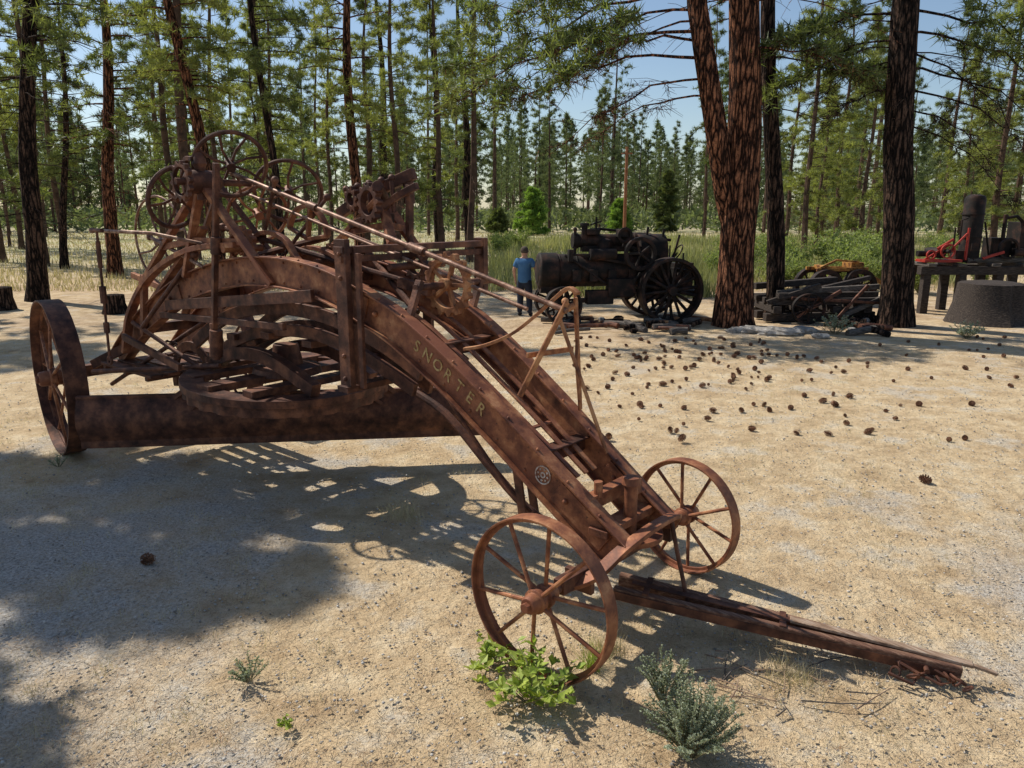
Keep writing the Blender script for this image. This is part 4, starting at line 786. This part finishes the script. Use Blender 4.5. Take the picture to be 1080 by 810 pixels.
def stump(px,py,r,h,label):
    g=gnd(px,py); mb=MB(); mb.path([(0,0,-.1),(0,0,.1),(0,0,h*.5),(0,0,h*.97),(0,0,h)],[r*1.25,r*1.1,r*.95,r*.92,r*.80],26,jit=lambda i,k:1+.18*noise.noise(Vector((k*.9,i*.4,px)))); o=mk("tree_stump",mb,WOODK if r>.5 else BARKD,label=label,category="stump"); o.location=g
stump(1040,339,.78,.98,"large dark tree stump in front of red machinery")
stump(2,326,.32,.62,"grey sawn stump beside a pine"); stump(122,330,.28,.5,"short grey sawn stump in the clearing")
g=gnd(1034,332); RM=empty("steam_donkey",(g.x-.15,g.y+.9,0),0,label="red and black steam winch on heavy timber skids",category="steam winch")
mb=MB()
for y in (-.4,.4): mb.bar((-1.35,y,1.13),(1.9,y,1.13),.24,.22)
for x in (-1.15,-.2,.8,1.7):
    for y in (-.4,.4): mb.bar((x,y,-.05),(x,y,1.02),.2,.2,(1,0,0))
mk("skid",mb,WOODK,RM,.01)
mb=MB()
for x in (-1.1,-.3,.6,1.4): mb.bar((x,-.6,1.28),(x,.6,1.28),.22,.08)
mb.rod((.0,-.2,1.38),(1.8,-.2,1.40),.08,None,12); mk("deck",mb,WOODG,RM,.01)
mb=MB(); mb.path([(.15,0,1.32),(.15,0,1.5),(.15,0,3.0),(.15,0,3.08),(.15,0,3.12)],[.29,.26,.26,.22,.12],24); mb.ring((.15,0,2.0),(0,0,1),.28,.25,.05,24); mb.ring((.15,0,2.6),(0,0,1),.28,.25,.05,24); mb.rod((.4,-.15,2.4),(.62,-.15,1.5),.025); mb.path([(-.1,-.2,2.5),(-.25,-.2,2.45),(-.25,-.2,1.8)],.025,8); mb.box((.15,-.26,1.75),.2,.04,.2); mk("vertical_boiler",mb,BLACKM,RM,.004)
mb=MB(); mb.box((-.75,-.2,1.38),1.0,.5,.07); mb.bar((-1.2,-.3,1.4),(-.55,-.3,1.82),.045,.05); mb.bar((-.12,-.35,1.4),(-.12,-.35,2.25),.05,.05); mb.bar((-.15,-.35,2.1),(-.6,-.35,1.6),.04,.045); mb.ring((-.65,-.42,1.64),(0,1,0),.20,.16,.05,28); mb.ring((-1.05,-.35,1.54),(0,1,0),.13,.09,.05,24); mb.bar((.3,-.42,1.45),(.85,-.42,1.62),.05,.07); mb.rod((-.9,-.35,1.7),(-.5,-.35,1.95),.035)
for k in range(5): a=k*2*pi/5; mb.rod((-.65,-.42,1.64),(-.65+.17*math.cos(a),-.42,1.64+.17*math.sin(a)),.014)
mk("engine_frame",mb,REDP,RM,.004)
mb=MB(); mb.rod((-.7,-.6,1.64),(-.7,.6,1.64),.05); mb.rod((-.75,-.3,1.58),(-.75,.3,1.58),.14,None,18); mb.rod((-1.3,-.1,1.56),(-.9,-.1,1.56),.08,None,14); mb.box((-.2,-.1,1.52),.25,.3,.25); mb.rod((-.4,-.2,1.6),(-.4,-.2,2.25),.025); mk("winch_drum",mb,BLACKM,RM,.004)
mb=MB(); mb.box((.95,.1,1.68),.5,.5,.6); mb.rod((.9,-.2,1.9),(.9,-.2,2.6),.05,None,12); mb.ring((1.0,-.35,1.7),(0,1,0),.28,.22,.08,28); mb.path([(.9,-.2,2.5),(1.2,-.2,2.55),(1.5,-.2,2.3)],.045,8); mb.box((1.5,0,1.95),.4,.6,.9); mb.rod((1.4,-.3,2.3),(1.4,-.3,2.75),.06); mb.rod((1.15,-.3,1.6),(1.7,-.3,1.6),.12); mk("engine_block",mb,BLACKM,RM,.01)
# ------------------------------------------------------------------ pine cones
def cone_mesh():
    mb=MB(); mb.ball((0,0,0),.022,8,6,(1,1,1.7))
    for lv in range(8):
        z=-.04+.011*lv; r0=.046*math.sin(pi*(.18+.8*(lv+.3)/8.3)); m=8
        for k in range(m):
            a=2*pi*(k+.5*(lv%2))/m; d=Vector((math.cos(a),math.sin(a),0)); s=Vector((-d.y,d.x,0))
            b=d*.012+Vector((0,0,z)); t=d*r0+Vector((0,0,z-.004)); 
            mb.add([b-s*.004,b+s*.004,t+s*.009,t+d*.006+Vector((0,0,.008)),t-s*.009],[(0,1,2,3,4)])
    return mb
cm=mk("pine_cone",cone_mesh(),CONEM,label="brown open pine cone lying on dry soil",category="pine cone",group="pine cones scattered on the ground",smooth=False)
spots=[(975,508),(157,593)]
while len(spots)<190:
    k=len(spots); px=R.gauss(740,110) if k<110 else R.uniform(610,1078); py=355+abs(R.gauss(0,34)) if k<140 else R.uniform(352,465)
    if px<605 or px>1078 or py>468: continue
    spots.append((px,py))
for k,(px,py) in enumerate(spots):
    o=cm if k==0 else cm.copy()
    if k: COL.objects.link(o)
    g=gnd(px,py); s=R.uniform(.55,1.1) if k>1 else 1.2; o.location=(g.x,g.y,.024*s); o.rotation_euler=(R.uniform(.9,2.2),R.uniform(-.6,.6),R.uniform(0,6.28)); o.scale=(s*.85,s*.85,s*R.uniform(1,1.5))
# ------------------------------------------------------------------ foreground plants
def leaf(c,d,up,L,W):
    s=d.cross(up).normalized(); m=c+d*L*.45
    return [(c,m+s*W/2+up*.006,m),(c,m,m-s*W/2+up*.006),(m+s*W/2+up*.006,c+d*L,m),(m,c+d*L,m-s*W/2+up*.006)]
def leafy_plant(loc,nstem,h,spread,nl,L,W,leafm,name,label,cat,seed):
    rr=random.Random(seed); e=empty(name,loc,label=label,category=cat); mb=MB(); T=[]
    for i in range(nstem):
        a=rr.uniform(0,6.28); rad=spread*rr.random()**.6; hh=h*rr.uniform(.5,1)*(1-.4*(rad/spread)**2)
        p=[Vector((rad*.15*math.cos(a),rad*.15*math.sin(a),0)),Vector((rad*.6*math.cos(a),rad*.6*math.sin(a),hh*.6)),Vector((rad*math.cos(a+.2),rad*math.sin(a+.2),hh))]
        mb.path(p,[.004,.003,.0015],4)
        for j in range(nl):
            t=.25+.75*rr.random(); q=p[0].lerp(p[1],t*2) if t<.5 else p[1].lerp(p[2],t*2-1)
            d=Vector((rr.gauss(0,1),rr.gauss(0,1),rr.uniform(-.1,.9))).normalized(); up=Vector((rr.gauss(0,.4),rr.gauss(0,.4),1)).normalized()
            T+=leaf(q,d,up,L*rr.uniform(.6,1.1),W*rr.uniform(.7,1.1))
    mk("stems",mb,STEMM,e)
    me=trimesh("foliage",[[tuple(x) for x in t] for t in T]); me.materials.append(leafm); o=bpy.data.objects.new("foliage",me); COL.objects.link(o); o.parent=e
leafy_plant(gnd(560,738),30,.30,.33,8,.085,.05,LEAFM,"leafy_plant","bright green broad-leaved plant growing under the wheel","plant",1)
leafy_plant(gnd(516,700),14,.16,.27,7,.07,.04,LEAFM,"leafy_plant","low bright green leafy plant beside the wheel","plant",2)
leafy_plant(gnd(728,795),110,.44,.27,60,.020,.009,SAGEM,"sage_bush","grey-green sagebrush on dry soil","shrub",3)
leafy_plant(gnd(700,740),40,.34,.17,50,.020,.009,SAGEM,"sage_bush","small grey-green sagebrush near the tongue","shrub",4)
leafy_plant(gnd(262,718),16,.18,.13,30,.022,.010,SAGEM,"sage_bush","tiny grey-green sage sprig in gravel","shrub",5)
leafy_plant(gnd(303,766),8,.05,.07,5,.035,.025,LEAFM,"ground_plant","tiny yellow-green clover sprig in gravel","plant",6)
leafy_plant(gnd(62,492),12,.16,.1,14,.03,.01,SAGEM,"weed","small grey weed by the rear wheel","plant",7)
leafy_plant(gnd(1020,356),40,.4,.4,20,.06,.03,SAGEM,"weed","green weed growing at the stump","plant",8)
leafy_plant(gnd(880,352),40,.5,.5,20,.06,.03,SAGEM,"weed","green weed growing by the timbers","plant",9)
for (px,py,n,h,sp_,mat,lb) in ((625,705,160,.26,.06,LEAFM,"thin green grass tuft beside the front wheel"),(585,735,160,.16,.12,DRY,"dry straw tuft under the leafy plant"),(835,715,260,.12,.16,DRY,"dry straw tuft beside the tongue"),(425,545,160,.22,.2,DRY,"thin dry grass in the grader's shade"),(640,690,180,.18,.12,DRY,"dry grass tuft behind the wheel")):
    g=gnd(px,py); P=np.array([[g.x,g.y,0]])+np.concatenate([np.clip(rng.normal(size=(n,2)),-1.8,1.8)*sp_*.5,np.zeros((n,1))],1); me=trimesh("grass_tuft",blades(P,h*(.4+.6*rng.random(n)),np.full(n,.004),1.1)); me.materials.append(mat); o=bpy.data.objects.new("grass_tuft",me); COL.objects.link(o); finish(o,label=lb,category="grass tuft")
for k in range(18):
    g=gnd(R.uniform(740,930),R.uniform(690,755)); l=R.uniform(.12,.42); mb=MB(); mb.path([(-l/2,0,0),(0,R.uniform(-.04,.04),.012),(l/2,0,.01)],[.005,.004,.003],5); o=mk("twig",mb,R.choice((WOODG,WOODP)),label="dry broken twig on the soil beside the tongue",category="twig",group="twigs by the tongue"); o.location=(g.x,g.y,.012); o.rotation_euler=(0,0,R.uniform(-.9,1.3))
